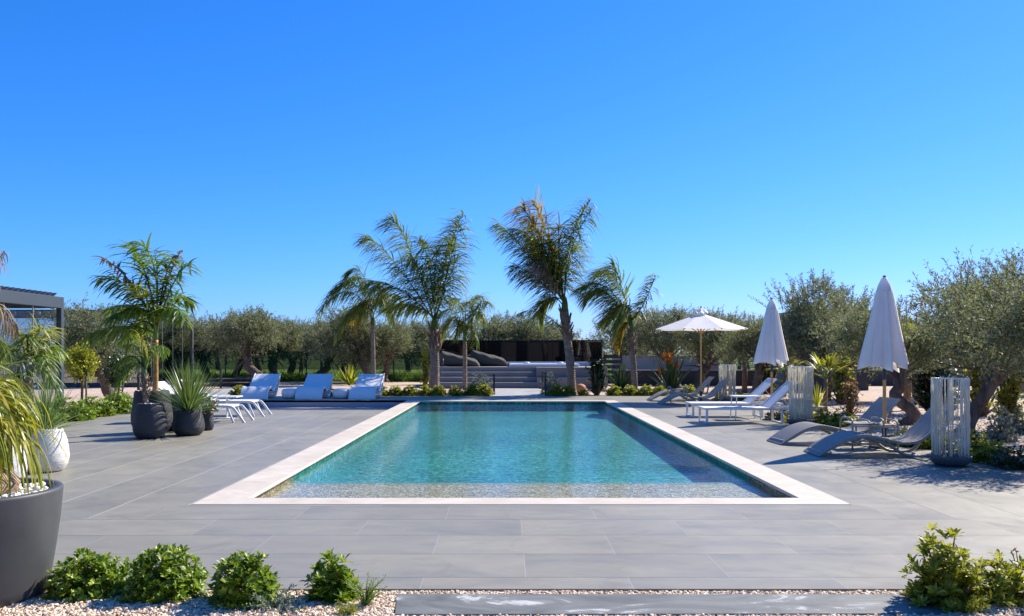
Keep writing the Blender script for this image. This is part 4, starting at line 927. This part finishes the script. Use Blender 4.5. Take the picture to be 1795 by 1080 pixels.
def palm(u, v, label, crown_v, fr, seed, tr_r, lean=0., LL=.5, wind=(-.3, 0, 0), mats=None, boots=True, droop=1.5, crown_u=None, nl=46, w=.034, shaft=.5, group='feather palms in the garden', cat='palm tree', Y=None, kinds=None, tmat='palm_bark'):
    Y = Y or GY(v, GR); x = AT(u, Y); rs = np.random.RandomState(seed)
    t = empty('palm_tree', (x, Y, GR), label=label, cat=cat, group=group)
    cu = crown_u or u; cx = AT(cu, Y)-x; cz = Z(crown_v, Y)-GR
    m = MB(); p = smooth_path([(0, 0, -.05), (cx*.25, 0, cz*.35), (cx*.7, 0, cz*.7), (cx, 0, cz)], 26)
    m.tube(p, np.interp(np.linspace(0, 1, 26), [0, .08, .5, 1], [1.22, 1., .95, .85])*tr_r, 16, wob=.1, rs=rs); m.build('trunk', M[tmat], t)
    if boots:
        b = MB()
        for i in range(26):
            q = .60+.38*i/26; c = p[min(25, int(q*25))]; a = i*2.4; d = np.array((math.cos(a), math.sin(a), 0)); L = (.24+.16*rs.rand())*min(1, tr_r/.17)
            b.tube([c+d*tr_r*.6, c+d*tr_r*1.05+(0, 0, L*.4), c+d*tr_r*(1.2+.7*rs.rand())+(0, 0, L)], [.3*tr_r, .26*tr_r, .1*tr_r], 6)
        b.build('leaf_bases', M['palm_fibre'], t)
    sh = MB(); sh.tube([(cx, 0, cz-.05), (cx, 0, cz+shaft*.5), (cx, 0, cz+shaft)], [tr_r*.8, tr_r*.7, tr_r*.35], 12); sh.build('crownshaft', M['crownshaft'] if kinds else M['queen_leaf'], t)
    for i, (mu, mv, tu, tv, dy, *k) in enumerate(fr):
        kind = k[0] if k else 'queen_leaf'; sc = k[1] if len(k) > 1 else 1
        p0 = (cx, 0, cz+shaft*(.2+.6*rs.rand())); 
        def W(uu, vv, dd): YY = Y+dd; return (AT(uu, YY)-x, dd, Z(vv, YY)-GR)
        a = W(mu, mv, dy*.5); b_ = W(tu, tv, dy)
        frond(p0, a, b_, LL*sc, rs, nl=nl, w=w, droop=droop, wind=wind).build('frond', [M[kind], M['crownshaft'] if i % 2 and kinds else M['queen_leaf']], t)
    return t
Qy = 'queen_yellow'
palm(762, 690, 'palm with a thick ringed trunk at the left end of the terrace', 578, [
    (690, 440, 640, 412, .5), (712, 395, 684, 384, -.8), (778, 440, 813, 374, .4), (790, 450, 806, 392, -1.2), (700, 492, 648, 492, -.6), (755, 440, 735, 415, 1.3),
    (782, 500, 800, 452, 1.3), (745, 470, 716, 452, -1.8), (725, 520, 680, 540, 1.2, 'queen_leaf', .9), (790, 470, 790, 420, .9), (755, 500, 770, 425, -1.0, 'queen_leaf', 1.2)], 1, .165, LL=1.0, nl=100, w=.046, droop=1.0)
palm(655, 674, 'slim palm with a drooping crown behind the right wave lounger', 568, [
    (618, 470, 560, 545, .6), (625, 455, 575, 520, -.9), (640, 452, 600, 500, 1.2), (668, 470, 690, 560, .5), (660, 450, 672, 540, -1.), (630, 500, 590, 590, .2, 'queen_leaf'), (650, 480, 625, 580, -.6, Qy, .8), (640, 500, 615, 565, .8, Qy, .8),
    (640, 445, 610, 478, -.3), (670, 500, 700, 520, 1.4), (645, 520, 600, 560, -1.4)], 2, .1, LL=.9, crown_u=653, nl=72, droop=1.4, w=.042, boots=False)
palm(815, 684, 'small slender palm in front of the bean bags', 600, [
    (795, 520, 775, 590, .5), (800, 515, 768, 555, -.6), (812, 510, 790, 525, .9), (835, 520, 852, 560, .4), (838, 515, 856, 530, -.7), (832, 505, 845, 520, 1.0), (822, 540, 835, 600, -.9), (808, 530, 798, 590, -1.0), (815, 520, 822, 530, -.9)], 3, .085, LL=.7, nl=60, droop=1.3, boots=False, w=.034, shaft=.3)
palm(1003, 691, 'tallest palm with golden young fronds right of the terrace steps', 545, [
    (930, 440, 872, 390, .5), (945, 400, 915, 362, -.6, Qy, 1.2), (960, 400, 935, 352, -.3, Qy, 1.2), (985, 420, 1036, 350, .3), (985, 440, 1040, 362, -.9), (950, 450, 925, 385, 1.0, 'queen_leaf', 1.2), (965, 430, 955, 375, 1.4, Qy, 1.1), (945, 480, 905, 465, .5), (960, 470, 935, 460, -1.4, 'dry_leaf', .8),
    (975, 440, 980, 395, -1.1, 'queen_leaf', 1.2), (950, 510, 945, 555, .9), (965, 420, 900, 400, -1.4), (975, 460, 965, 420, .3, 'queen_leaf', 1.2), (960, 450, 930, 430, 1.7), (990, 470, 1010, 430, 1.5)], 4, .15, crown_u=990, LL=.95, nl=96, w=.046, droop=1.0)
t_ = [o for o in col.objects if o.name.startswith('palm_tree')][-1]
palm(1113, 691, 'palm with two lopsided fronds near the open umbrella', 582, [
    (1060, 480, 1030, 520, .4), (1065, 470, 1020, 505, -.8), (1085, 470, 1050, 475, .9), (1090, 490, 1075, 465, -.3, 'queen_leaf', 1.2), (1130, 540, 1150, 480, .3, 'queen_leaf', .7), (1100, 520, 1060, 560, .8), (1095, 500, 1080, 570, -1.1), (1090, 560, 1085, 610, .5, Qy, .5)], 5, .105, crown_u=1107, LL=1.0, nl=84, w=.044, droop=1.1, wind=(-.45, 0, 0))
# low dead frond of the tallest palm
rs = np.random.RandomState(50)
Yp = GY(691, GR); f = frond((AT(1000, Yp)-t_.location.x, -.1, Z(596, Yp)-GR), (AT(950, Yp)-t_.location.x, -.6, Z(530, Yp)-GR), (AT(908, Yp)-t_.location.x, -.9, Z(552, Yp)-GR), .42, rs, nl=40)
f.build('frond', [M['queen_leaf'], M['palm_fibre']], t_)

# potted palms
Y = 14.95
palm(272, 0, 'tall potted palm with a smooth orange green trunk and glossy fronds', 598, [
    (262, 470, 228, 428, .3, 'green_palm', 1.5), (285, 450, 240, 425, -.3, 'green_palm', 1.3), (240, 490, 178, 452, .2, 'dry_leaf', .8), (235, 490, 178, 488, -.3, 'green_palm', 1.1), (285, 480, 305, 450, .3, 'green_palm', 1.1), (300, 480, 335, 462, -.2, 'green_palm', 1.0), (305, 500, 338, 530, .4, 'green_palm'),
    (240, 520, 185, 545, .4, 'green_palm', 1.0), (250, 520, 195, 560, -.5, 'green_palm', 1.0), (230, 560, 150, 590, -.2, 'green_palm', 1.2), (280, 470, 270, 440, .6, 'green_palm', 1.2), (292, 520, 325, 560, -.5, 'green_palm', .9), (255, 540, 215, 600, .4, 'green_palm', 1.0), (265, 520, 235, 500, -.7, 'yellow_leaf', .8), (290, 490, 318, 440, .1, 'dry_leaf', .6)], 6, .05, Y=Y, crown_u=273, LL=.42, nl=44, w=.042, droop=.8, boots=False, shaft=.42, group='palms in dark pots', wind=(-.1, 0, 0), kinds=1, tmat='cane_trunk').location.z = .0
palm(258, 0, 'short potted palm with a shaggy brown trunk and fine drooping leaflets', 660, [
    (235, 600, 200, 650, .2, 'green_palm'), (230, 610, 205, 680, -.2, 'green_palm'), (245, 590, 215, 610, .4, 'green_palm'), (270, 590, 295, 615, .1, 'green_palm'), (255, 590, 240, 590, -.4, 'yellow_leaf'), (262, 600, 285, 620, .5, 'green_palm'), (240, 610, 195, 700, .3, 'green_palm')], 7, .048, Y=14.0, crown_u=254, LL=.26, nl=34, w=.014, droop=1.6, boots=True, shaft=.12, group='palms in dark pots', kinds=1).location.z = 0
# palm in front of the near pavilion
palm(48, 0, 'bushy palm with silvery fan shaped leaves in front of the near pavilion', 660, [
    (20, 590, -30, 640, .3, 'shrub_leaf'), (40, 560, 15, 575, .2, 'queen_yellow'), (60, 570, 75, 575, -.3, 'yellow_leaf'), (80, 590, 104, 615, .2, 'shrub_leaf'), (30, 600, -5, 600, -.4, 'spiky_leaf'), (65, 590, 95, 575, .5, 'yellow_leaf'), (30, 630, 15, 690, -.3, 'spiky_leaf'), (75, 620, 100, 680, .3, 'spiky_leaf'), (50, 570, 45, 590, -.5, 'green_palm'), (55, 600, 30, 650, -.6, 'silver_leaf'), (70, 600, 85, 640, -.5, 'green_palm')], 8, .09, Y=12.5, LL=.36, nl=36, w=.022, droop=1.2, shaft=.1, boots=False, group='garden palms by the pavilion', wind=(0, 0, 0))
palm(-60, 0, 'tall palm outside the left edge with dry frond tips reaching in', 540, [
    (-20, 480, 8, 440, .2, 'dry_leaf'), (-10, 520, 30, 570, .3, 'dry_leaf'), (-20, 560, 15, 620, -.2, 'queen_leaf')], 9, .12, Y=11.5, LL=.4, nl=36, w=.02, droop=1.6, boots=False, group='garden palms by the pavilion')
# yellow fan palms at the right
def fan_palm(u, Y, h, n, L, label, mat, seed, tr=.05):
    rs = np.random.RandomState(seed); t = empty('fan_palm', (AT(u, Y), Y, GR), label=label, cat='fan palm', group='small yellow green fan palms')
    MB().tube([(0, 0, -.05), (.02, 0, h)], [tr*1.2, tr], 10).build('trunk', M['palm_fibre'], t)
    for i in range(n):
        a = i*2.4+rs.rand()*.5; el = rad(rs.uniform(5, 75)); d = np.array((math.cos(a)*math.cos(el), math.sin(a)*math.cos(el), math.sin(el))); p = np.array((0, 0, h)); e = p+d*L*.7
        mb = MB(); mb.tube([p, (p+e)/2+(0, 0, .03), e], .008, 5, mat=1)
        s = nrm(np.cross(d, (0, 0, 1.))); nb = 16; th = np.linspace(-1.5, 1.5, nb); D = d*np.cos(th)[:, None]+s*np.sin(th)[:, None]+rs.randn(nb, 3)*.03
        mb.blades(np.repeat(e[None], nb, 0), D, L*(.75-.1*abs(th)), .035*L/.5, .5, 0, seg=4, rs=rs, flat=True); mb.build('frond', [M[mat], M['crownshaft']], t)
    return t
fan_palm(1446, 21.5, .75, 12, .55, 'yellow green fan palm behind the middle twig lantern', 'yellow_leaf', 1)
fan_palm(1375, 27.5, .8, 12, .62, 'yellow fan palm just below the middle closed umbrella', 'yellow_leaf', 2)
fan_palm(1590, 21.0, 1.4, 13, .7, 'taller yellow green fan palm right behind the near umbrella', 'yellow_leaf', 3, .08)
fan_palm(1305, 30, 1.5, 12, .75, 'green gold fan palm between the open and middle umbrellas', 'yellow_leaf', 4, .08)
fan_palm(1452, 25.5, 1.25, 12, .6, 'yellow green fan palm rising through the bushy olive', 'yellow_leaf', 5, .07)

# rosette plants
def rosette(name, x, y, z, n, L, w, emin, emax, droop, mat, label, cat, seed, group=None, r0=.05, seg=6, taper=.85):
    rs = np.random.RandomState(seed); a = np.arange(n)*2.39996; el = np.radians(emin+(emax-emin)*((np.arange(n)+.5)/n)**.8+rs.randn(n)*5)
    D = np.stack([np.cos(a)*np.cos(el), np.sin(a)*np.cos(el), np.sin(el)], 1); P = np.stack([np.cos(a)*r0, np.sin(a)*r0, np.zeros(n)], 1)*(1-np.arange(n)/n)[:, None]
    P[:, 2] = .1*np.arange(n)/n*L; mb = MB(); mb.blades(P, D, L*(.8+.35*rs.rand(n)), w, droop, 0, seg=seg, rs=rs, taper=taper)
    t = empty(name, (x, y, z), label=label, cat=cat, group=group); mb.build('leaves', M[mat] if isinstance(mat, str) else mat, t)
    MB().tube([(0, 0, -.06), (0, 0, .12*L)], [r0, r0*.7], 10).build('stem', M['palm_fibre'], t); return t
t = rosette('spiky_plant', AT(331, 14.5), 14.5, .39, 380, .76, .02, 5, 88, .14, 'spiky_leaf', 'spiky green rosette plant in the squat black pot', 'spiky plant', 1)
rs = np.random.RandomState(5); n = 40; tp = MB(); tp.blades(np.stack([rs.randn(n)*.06, rs.randn(n)*.06, .5+.12*rs.rand(n)], 1), rs.randn(n, 3)*.3+(0, 0, 1), .09, .012, .3, rs=rs, seg=2); tp.build('dry_tips', M['dry_leaf'], t)
rosette('spiky_plant', -5.44, 10.1, .46, 220, .62, .011, 5, 88, .35, 'spiky_leaf', 'grey green spiky grass tree in the white pot behind the planter', 'spiky plant', 2)
rosette('spiky_plant', -5.35, 9.1, .38, 120, .5, .01, 20, 88, .35, 'spiky_leaf', 'spiky grass hidden behind the ponytail leaves', 'spiky plant', 12)
rosette('agave', AT(612, 37.5), 37.5, GR, 24, .95, .09, 15, 85, .1, 'yellow_leaf', 'yellow green sword leaved agave behind the wave loungers', 'agave', 3)
rosette('strap_plant', AT(1088, 32.0), 32, GR, 60, 1.0, .07, 25, 85, .45, 'strel_leaf', 'clump of strap leaves right of the terrace wall', 'strap leaved plant', 4, 'strap leaved plants', r0=.16)
t = rosette('strap_plant', AT(1176, 31.0), 31, GR, 60, 1.25, .08, 40, 88, .3, 'strel_leaf', 'tall strap leaved plant with orange flowers left of the open umbrella', 'strap leaved plant', 5, 'strap leaved plants', r0=.16)
rs = np.random.RandomState(9)
for dx, h in ((-.25, 1.25), (-.12, 1.35), (.15, .9), (-.4, .75), (-.05, 1.1)):
    m = MB(); P = np.repeat([[dx, -.2, h]], 9, 0); m.leaves(P, rs.randn(9, 3)+(0, 0, .4), .22, .09, rs=rs); m.build('flower', M['flower'], t); MB().tube([(0, 0, 0), (dx, -.2, h)], .012, 5).build('flower_stalk', M['crownshaft'], t)
m = rosette('strap_plant', AT(1432, 18.2), 18.2, .22, 26, .5, .03, 45, 88, .35, 'yellow_leaf', 'thin yellow plant growing in the small concrete pot', 'potted plant', 6, None, r0=.04)

# ponytail palm in the big planter
t = empty('ponytail_palm', (-3.13, 4.93, .54), label='ponytail palm with a fat bulb and long yellow green leaves in the big planter', cat='ponytail palm')
MB().lathe([(0, -.02), (.16, -.01), (.235, .05), (.25, .11), (.2, .18), (.1, .25), (.06, .33), (.05, .42), (0, .43)], 40, (.05, -.03, 0), rf=lambda i, r, z, a: (r*(1+.07*math.sin(3*a+z*8)+.03*math.sin(11*a)), z)).build('bulb', M['caudex'], t)
rs = np.random.RandomState(12)
for (hx, hy, hz) in ((.0, 0, .55), (.08, -.06, .42), (.06, .14, .52), (-.2, -.1, .5), (.12, .1, .32), (-.1, .2, .55)):
    MB().tube(smooth_path([(.05, -.03, .22), (hx*.5, hy*.5, hz*.6), (hx, hy, hz)], 10), [.055]*5+[.045]*5, 10, wob=.1, rs=rs).build('stem', M['caudex'], t)
    n = 125; a = rs.rand(n)*6.283; el = np.radians(25+63*rs.rand(n)); D = np.stack([np.cos(a)*np.cos(el), np.sin(a)*np.cos(el), np.sin(el)], 1)
    m = MB(); m.blades(np.repeat([[hx, hy, hz]], n, 0)+rs.randn(n, 3)*.015, D, .34+.32*rs.rand(n), .014+.008*rs.rand(n), 3.8+2.6*rs.rand(n), seg=11, rs=rs, taper=.75); m.build('leaf_head', M['pony_leaf'], t)

# shrubs made of leaf rosettes
def shrub(seed, rx, h, nros, L, w, mat, name='round_shrub', cat='shrub', per=9, lumps=.18, tall=False, sprigs=0, dens=.4, shape=6, tip=None):
    rs = np.random.RandomState(seed); t = empty(name, (0, 0, GR), cat=cat)
    d = nrm(rs.randn(nros, 3)); d[:, 2] = np.abs(d[:, 2])*1.0-.12; d = nrm(d); q = 1-rs.rand(nros)**1.6*dens*1.6
    q *= 1+lumps*np.sin(d[:, 0]*5+seed)*np.cos(d[:, 1]*6+seed)+lumps*.5*rs.randn(nros)
    C = d*q[:, None]*np.array((rx, rx, h*.93))+(0, 0, .04*h); C[:, 2] = np.maximum(C[:, 2], .02)
    if tall: C = np.stack([rs.randn(nros)*rx*.4*(1-.3*np.linspace(0, 1, nros)), rs.randn(nros)*rx*.4, h*(.12+.86*rs.rand(nros))], 1); d = nrm(C*(1, 1, .2)+(0, 0, .1))
    nd = nrm(d*.55+(0, 0, .85)+rs.randn(nros, 3)*.25); P = np.repeat(C, per, 0); N = np.repeat(nd, per, 0)
    a = np.tile(np.arange(per)*2.4, nros)+np.repeat(rs.rand(nros)*6, per); e = nrm(np.cross(N, rs.randn(nros, 3).repeat(per, 0))); f = np.cross(N, e)
    tl = np.radians(25+55*rs.rand(len(P)))[:, None]; D = N*np.cos(tl)+(e*np.cos(a)[:, None]+f*np.sin(a)[:, None])*np.sin(tl)
    m = MB(); LL = L*(.7+.5*rs.rand(len(P)))
    # leaf side is set across the leaf and the sprig axis so blades face outward
    S = nrm(np.cross(D, N)); Nn = np.cross(S, D); W_ = (w*(.8+.4*rs.rand(len(P))))[:, None]; LL = LL[:, None]
    st = [(0, 0, 0), (.35, .28, .03), (.72, .5, .02), (1, 0, -.1), (.72, -.5, .02), (.35, -.28, .03)]; V = np.empty((len(P), 6, 3))
    for i, (aa, b, c) in enumerate(st): V[:, i] = P+D*LL*aa+S*W_*b+Nn*LL*c
    m.add(V.reshape(-1, 3), np.arange(len(P)*6).reshape(-1, 6)); m.build('foliage', M[mat], t)
    s = MB(); k = min(nros, 46)
    for c in C[rs.permutation(nros)[:k]]: s.tube([(rs.randn()*.02, rs.randn()*.02, -.03), c*(.5, .5, .45), c], [.009*h/.3, .006*h/.3, .003*h/.3], 5)
    s.build('stems', M['twig'], t); return t
def puts(root, u, Y, label, s=1., rz=0, first=False, group=None, z=GR):
    if first: root.location = (AT(u, Y), Y, z); root.rotation_euler.z = rz; root.scale = s if isinstance(s, tuple) else (s, s, s); root['label'] = label; 
    else: root = dup(root, (AT(u, Y), Y, z), rz, s, label=label)
    if group: root['group'] = group
    return root
NG = 'glossy green shrubs along the near gravel edge'
a1 = shrub(1, .22, .25, 440, .042, .019, 'shrub_leaf', per=8, lumps=.12); puts(a1, 158, 5.0, 'low spreading glossy shrub touching the big grey planter', first=True, group=NG, z=-.02)
a2 = shrub(2, .215, .29, 480, .042, .02, 'shrub_leaf', per=9, lumps=.1); puts(a2, 290, 4.93, 'second glossy shrub from the big planter, the widest of the row', first=True, group=NG, z=-.02)
a3 = shrub(3, .19, .28, 340, .045, .021, 'shrub_leaf', per=9, lumps=.1); puts(a3, 428, 4.82, 'third glossy shrub from the planter with grey weeds at its right', first=True, group=NG, z=-.02)
a4 = shrub(4, .13, .235, 110, .062, .027, 'shrub_leaf', per=9, lumps=.15); puts(a4, 583, 4.88, 'smallest glossy shrub with broad leaves, left of the stone slab', first=True, group=NG, z=-.03)
b1 = shrub(5, .17, .37, 230, .062, .022, 'shrub_gold', per=9, lumps=.3); puts(b1, 1655, 4.8, 'tall glossy shrub with golden tips at the right end of the slab', first=True, group='golden tipped shrubs at the near right corner')
b2 = shrub(6, .19, .25, 170, .06, .02, 'shrub_gold', per=9, lumps=.3); puts(b2, 1760, 4.85, 'lower golden tipped shrub cut by the right edge', first=True, group='golden tipped shrubs at the near right corner')
def wisp(x, y, n, L, mat, label, seed, lw=.006, up=1.0, leaf=.02, z=GR, name='weed', cat='weed', ns=26, spread=.6):
    rs = np.random.RandomState(seed); t = empty(name, (x, y, z), label=label, cat=cat); s = MB(); lf = MB()
    for i in range(n):
        a = rs.rand()*6.283; d = nrm(np.array((math.cos(a)*spread, math.sin(a)*spread, up))+rs.randn(3)*.2); l = L*(.5+.6*rs.rand()); p = smooth_path([(0, 0, -.01), d*l*.5, d*l+(d[0]*l*.3, d[1]*l*.3, -.12*l)], 8); s.tube(p, np.linspace(.0028, .001, 8)*L/.15, 4)
        k = rs.rand(ns); pts = np.array([p[int(q*7)]*(1-(q*7) % 1)+p[min(7, int(q*7)+1)]*((q*7) % 1) for q in k]); lf.leaves(pts, rs.randn(ns, 3)+d*.8, leaf*(.6+.8*rs.rand(ns)), lw, rs=rs)
    s.build('stems', M['crownshaft'], t); lf.build('leaves', M[mat], t); return t
wisp(AT(478, 4.72), 4.72, 26, .17, 'silver_leaf', 'grey green straggling weed right of the third glossy shrub', 1, .009, .6, .022)
wisp(AT(500, 4.62), 4.62, 16, .12, 'silver_leaf', 'small grey weed at the bottom edge left of the slab', 2, .009, .5, .02)
wisp(AT(640, 4.75), 4.75, 22, .2, 'shrub_leaf', 'feathery light green weed beside the left end of the slab', 3, .003, 1.2, .022, ns=50)
wisp(AT(610, 4.6), 4.6, 26, .1, 'shrub_gold', 'yellow green tuft of fine weed at the bottom edge', 4, .003, .8, .02, ns=40)
wisp(AT(1695, 4.62), 4.62, 34, .13, 'shrub_gold', 'yellow green fine weed in front of the tall golden tipped shrub', 5, .003, 1., .022, ns=40)
wisp(AT(1790, 4.95), 4.95, 8, .36, 'red_leaf', 'thin dark stalks at the right edge above the lower shrub', 6, .012, 1.6, .03, ns=14)
# hedge plants at the left
hg = shrub(7, .38, .42, 150, .09, .034, 'shrub_leaf', per=8); first = True
labs = ['low green shrub behind the grey spiky grass, nearest of the left border', 'low green shrub second along the left border', 'low green shrub third along the left border, below the lemon tree', 'low green shrub fourth along the left border', 'low green shrub fifth along the left border, left of the dark pots', 'low green shrub sixth along the left border behind the largest dark pot', 'low green shrub at the far end of the left border']
for i, lab in enumerate(labs):
    Y = 14.6+i*1.05; x = -9.15+.02*i
    o = hg if i == 0 else dup(hg, (0, 0, 0)); o.location = (x, Y, GR); o.rotation_euler.z = i*1.3; s = .95+.1*(i % 2); o.scale = (s*1.2, s*1.35, s); o['label'] = lab; o['group'] = 'low green shrubs bordering the left of the deck'
# lemon tree and sapling
def small_tree(u, Y, h, r, label, mat, seed, th=.45):
    rs = np.random.RandomState(seed); t = empty('small_tree', (AT(u, Y), Y, GR), label=label, cat='small tree')
    s = MB(); s.tube([(0, 0, -.03), (.02, 0, h*th), (0, .02, h*.7)], [.035, .03, .015], 8)
    n = 260; d = nrm(rs.randn(n, 3)); C = d*(rs.rand(n)[:, None]**.4)*np.array((r, r, h*(1-th)*.5))*(1+.25*np.sin(5*d[:, :1]+seed))+(0, 0, h*(1+th)*.5)
    for c in C[:36]: s.tube([(0, 0, h*th), c*(.5, .5, .9), c], [.014, .009, .004], 5)
    s.build('trunk', M['olive_bark'], t); m = MB(); k = 9; P = np.repeat(C, k, 0)+rs.randn(n*k, 3)*.05; m.leaves(P, rs.randn(n*k, 3)+(0, 0, .3), .085, .038, shape=6, rs=rs); m.build('crown', M[mat], t)
    MB().tube([(.16, -.1, -.03), (.16, -.1, h*.62)], .022, 8).build('stake', M['timber'], t); return t
small_tree(143, 20.5, 1.6, .38, 'small lemon tree with yellow green leaves right of the pavilion post', 'shrub_gold', 1)
small_tree(207, 22.5, 1.35, .4, 'small leafy tree with an orange stem left of the dark pots', 'dark_leaf', 2, .4)
st = shrub(8, .16, .3, 70, .05, .02, 'dark_leaf'); puts(st, 364, 15.4, 'small dark bush growing in the narrow black pot', s=(1.15, 1.15, 1.25), first=True, z=.31); st['category'] = 'potted bush'
rs = np.random.RandomState(2); m = MB(); m.leaves(np.array([(.13, -.12, .12)]*7), rs.randn(7, 3), .04, .03, shape=6, rs=rs); m.build('flower', M['flower'], st)
# row of small clipped shrubs beyond the pool
rw = shrub(9, .28, .33, 230, .075, .032, 'shrub_gold'); RG = 'small round shrubs in the gravel beyond the pool'
row = [(418, 27.9, 'small round shrub left of the left wave lounger', .95), (578, 27.8, 'small round shrub glimpsed between the left pouf and middle wave lounger', .8), (668, 28, 'small round shrub at the right side of the right wave lounger', .95), (693, 28, 'small round shrub second right of the wave loungers', .9), (718, 28, 'small round shrub third right of the wave loungers', .95), (745, 28.1, 'small round shrub just left of the thick palm trunk', .95), (769, 27.9, 'small round shrub just right of the thick palm trunk', .95), (799, 28, 'small round shrub left of the slender palm trunk', .9),
       (828, 28.2, 'dark round shrub below the silver bush, left of the path', 1.0), (846, 27.9, 'brighter round shrub left of the path beside the bollard', 1.1), (975, 27.9, 'bright round shrub right of the path, before the silver bush', 1.), (995, 27.9, 'bright round shrub left of the tallest palm trunk', .95), (1023, 27.8, 'smallest round shrub right of the tallest palm trunk', .6), (1077, 28, 'round shrub left of the lopsided palm trunk', .98), (1105, 28, 'round shrub hugging the foot of the lopsided palm', .95), (1133, 28, 'round shrub right of the lopsided palm trunk', .98), (1157, 28, 'round shrub behind the toe of the far slatted lounger', .9), (1207, 27.8, 'round shrub seen behind the far loungers under the open umbrella', 1.0)]
for i, (u, Y, lab, s) in enumerate(row): puts(rw, u, Y, lab, s=s, rz=i*1.1, first=(i == 0), group=RG)
sv = shrub(10, .42, .75, 300, .075, .028, 'silver_leaf', cat='silver bush', name='silver_bush'); SG = 'silver leaved bushes'
puts(sv, 842, 28.9, 'silver bush left of the path in front of the terrace steps', first=True, group=SG, s=.95); puts(sv, 967, 28.9, 'silver bush right of the path by the bollard pair', s=(.8, .8, .95), rz=2, group=SG)
puts(sv, 1755, 13.6, 'silver bush on the gravel at the right edge, below the golden shrub', s=(.55, .55, .72), rz=1, group=SG); puts(sv, 1792, 15, 'silver bush at the right edge behind the other one', s=.6, rz=3, group=SG)
dk = shrub(11, .3, 1.25, 260, .1, .045, 'dark_leaf', tall=True, name='upright_shrub', cat='upright shrub'); UG = 'upright shrubs in the gravel'
puts(dk, 1046, 28.6, 'dark glossy upright shrub in front of the terrace corner', first=True, group=UG, s=(1.2, 1.2, .92))
yb = shrub(12, .3, 1.4, 240, .09, .035, 'yellow_leaf', tall=True, name='upright_shrub', cat='upright shrub')
puts(yb, 746, 31, 'yellow green upright shrub just left of the thick palm trunk', first=True, group=UG, s=(.7, .7, 1.05)); puts(yb, 1768, 15.6, 'golden upright shrub at right behind the silver bush', rz=2, group=UG, s=(1.0, 1.0, .86))
puts(yb, 1475, 23.5, 'golden upright shrub beside the bushy olive', rz=1, group=UG, s=(1.1, 1.1, 1.05)); puts(yb, 1720, 19, 'golden upright shrub between the largest olives', rz=4, group=UG, s=(1.2, 1.2, 1.1))
rd = shrub(13, .3, .75, 140, .06, .025, 'red_leaf', tall=True, name='upright_shrub', cat='upright shrub'); puts(rd, 1490, 18.8, 'reddish upright shrub on the gravel right of the middle lantern', first=True, group=UG)
puts(dk, 1638, 19.5, 'dark upright shrub behind the near twig lantern', rz=3, group=UG, s=(1.8, 1.8, 1.0)); puts(dk, 1345, 29.5, 'dark upright shrub below the thick brown olive trunk', rz=2, group=UG, s=(1.5, 1.5, .9))
# border shrubs on the right of the deck
rb = shrub(14, .32, .3, 170, .075, .032, 'shrub_gold'); BG = 'low green shrubs bordering the right of the deck'
bl = [(1405, 17.1, 'low border shrub directly behind the middle twig lantern', .95), (1440, 16.6, 'low border shrub right of the middle twig lantern', 1.0), (1473, 16.0, 'low border shrub behind the second slatted lounger', .95), (1500, 15.4, 'low border shrub left of the umbrella pole', .8), (1597, 12.9, 'low border shrub under the near slatted lounger back', .9), (1632, 12.6, 'low border shrub left of the near twig lantern', .95), (1715, 11.5, 'bright low border shrub right of the near twig lantern', 1.0), (1742, 10.9, 'second low border shrub right of the near twig lantern', .8), (1640, 22, 'green shrub far behind the near twig lantern', 1.0), (1265, 24.6, 'low border shrub left of the farthest twig lantern', .8), (1298, 23.6, 'bright low shrub right of the farthest twig lantern', 1.0)]
for i, (u, Y, lab, s) in enumerate(bl): puts(rb, u, Y, lab, s=s, rz=i*1.7, first=(i == 0), group=BG)
db = shrub(15, .3, .33, 140, .06, .024, 'dark_leaf'); puts(db, 1775, 10.4, 'dark green low shrub at the right edge of the deck', first=True, group=BG, s=(.95, .95, .85)); puts(db, 1365, 17.8, 'dark low shrub in the shade under the white loungers', rz=2, group=BG, s=.9)
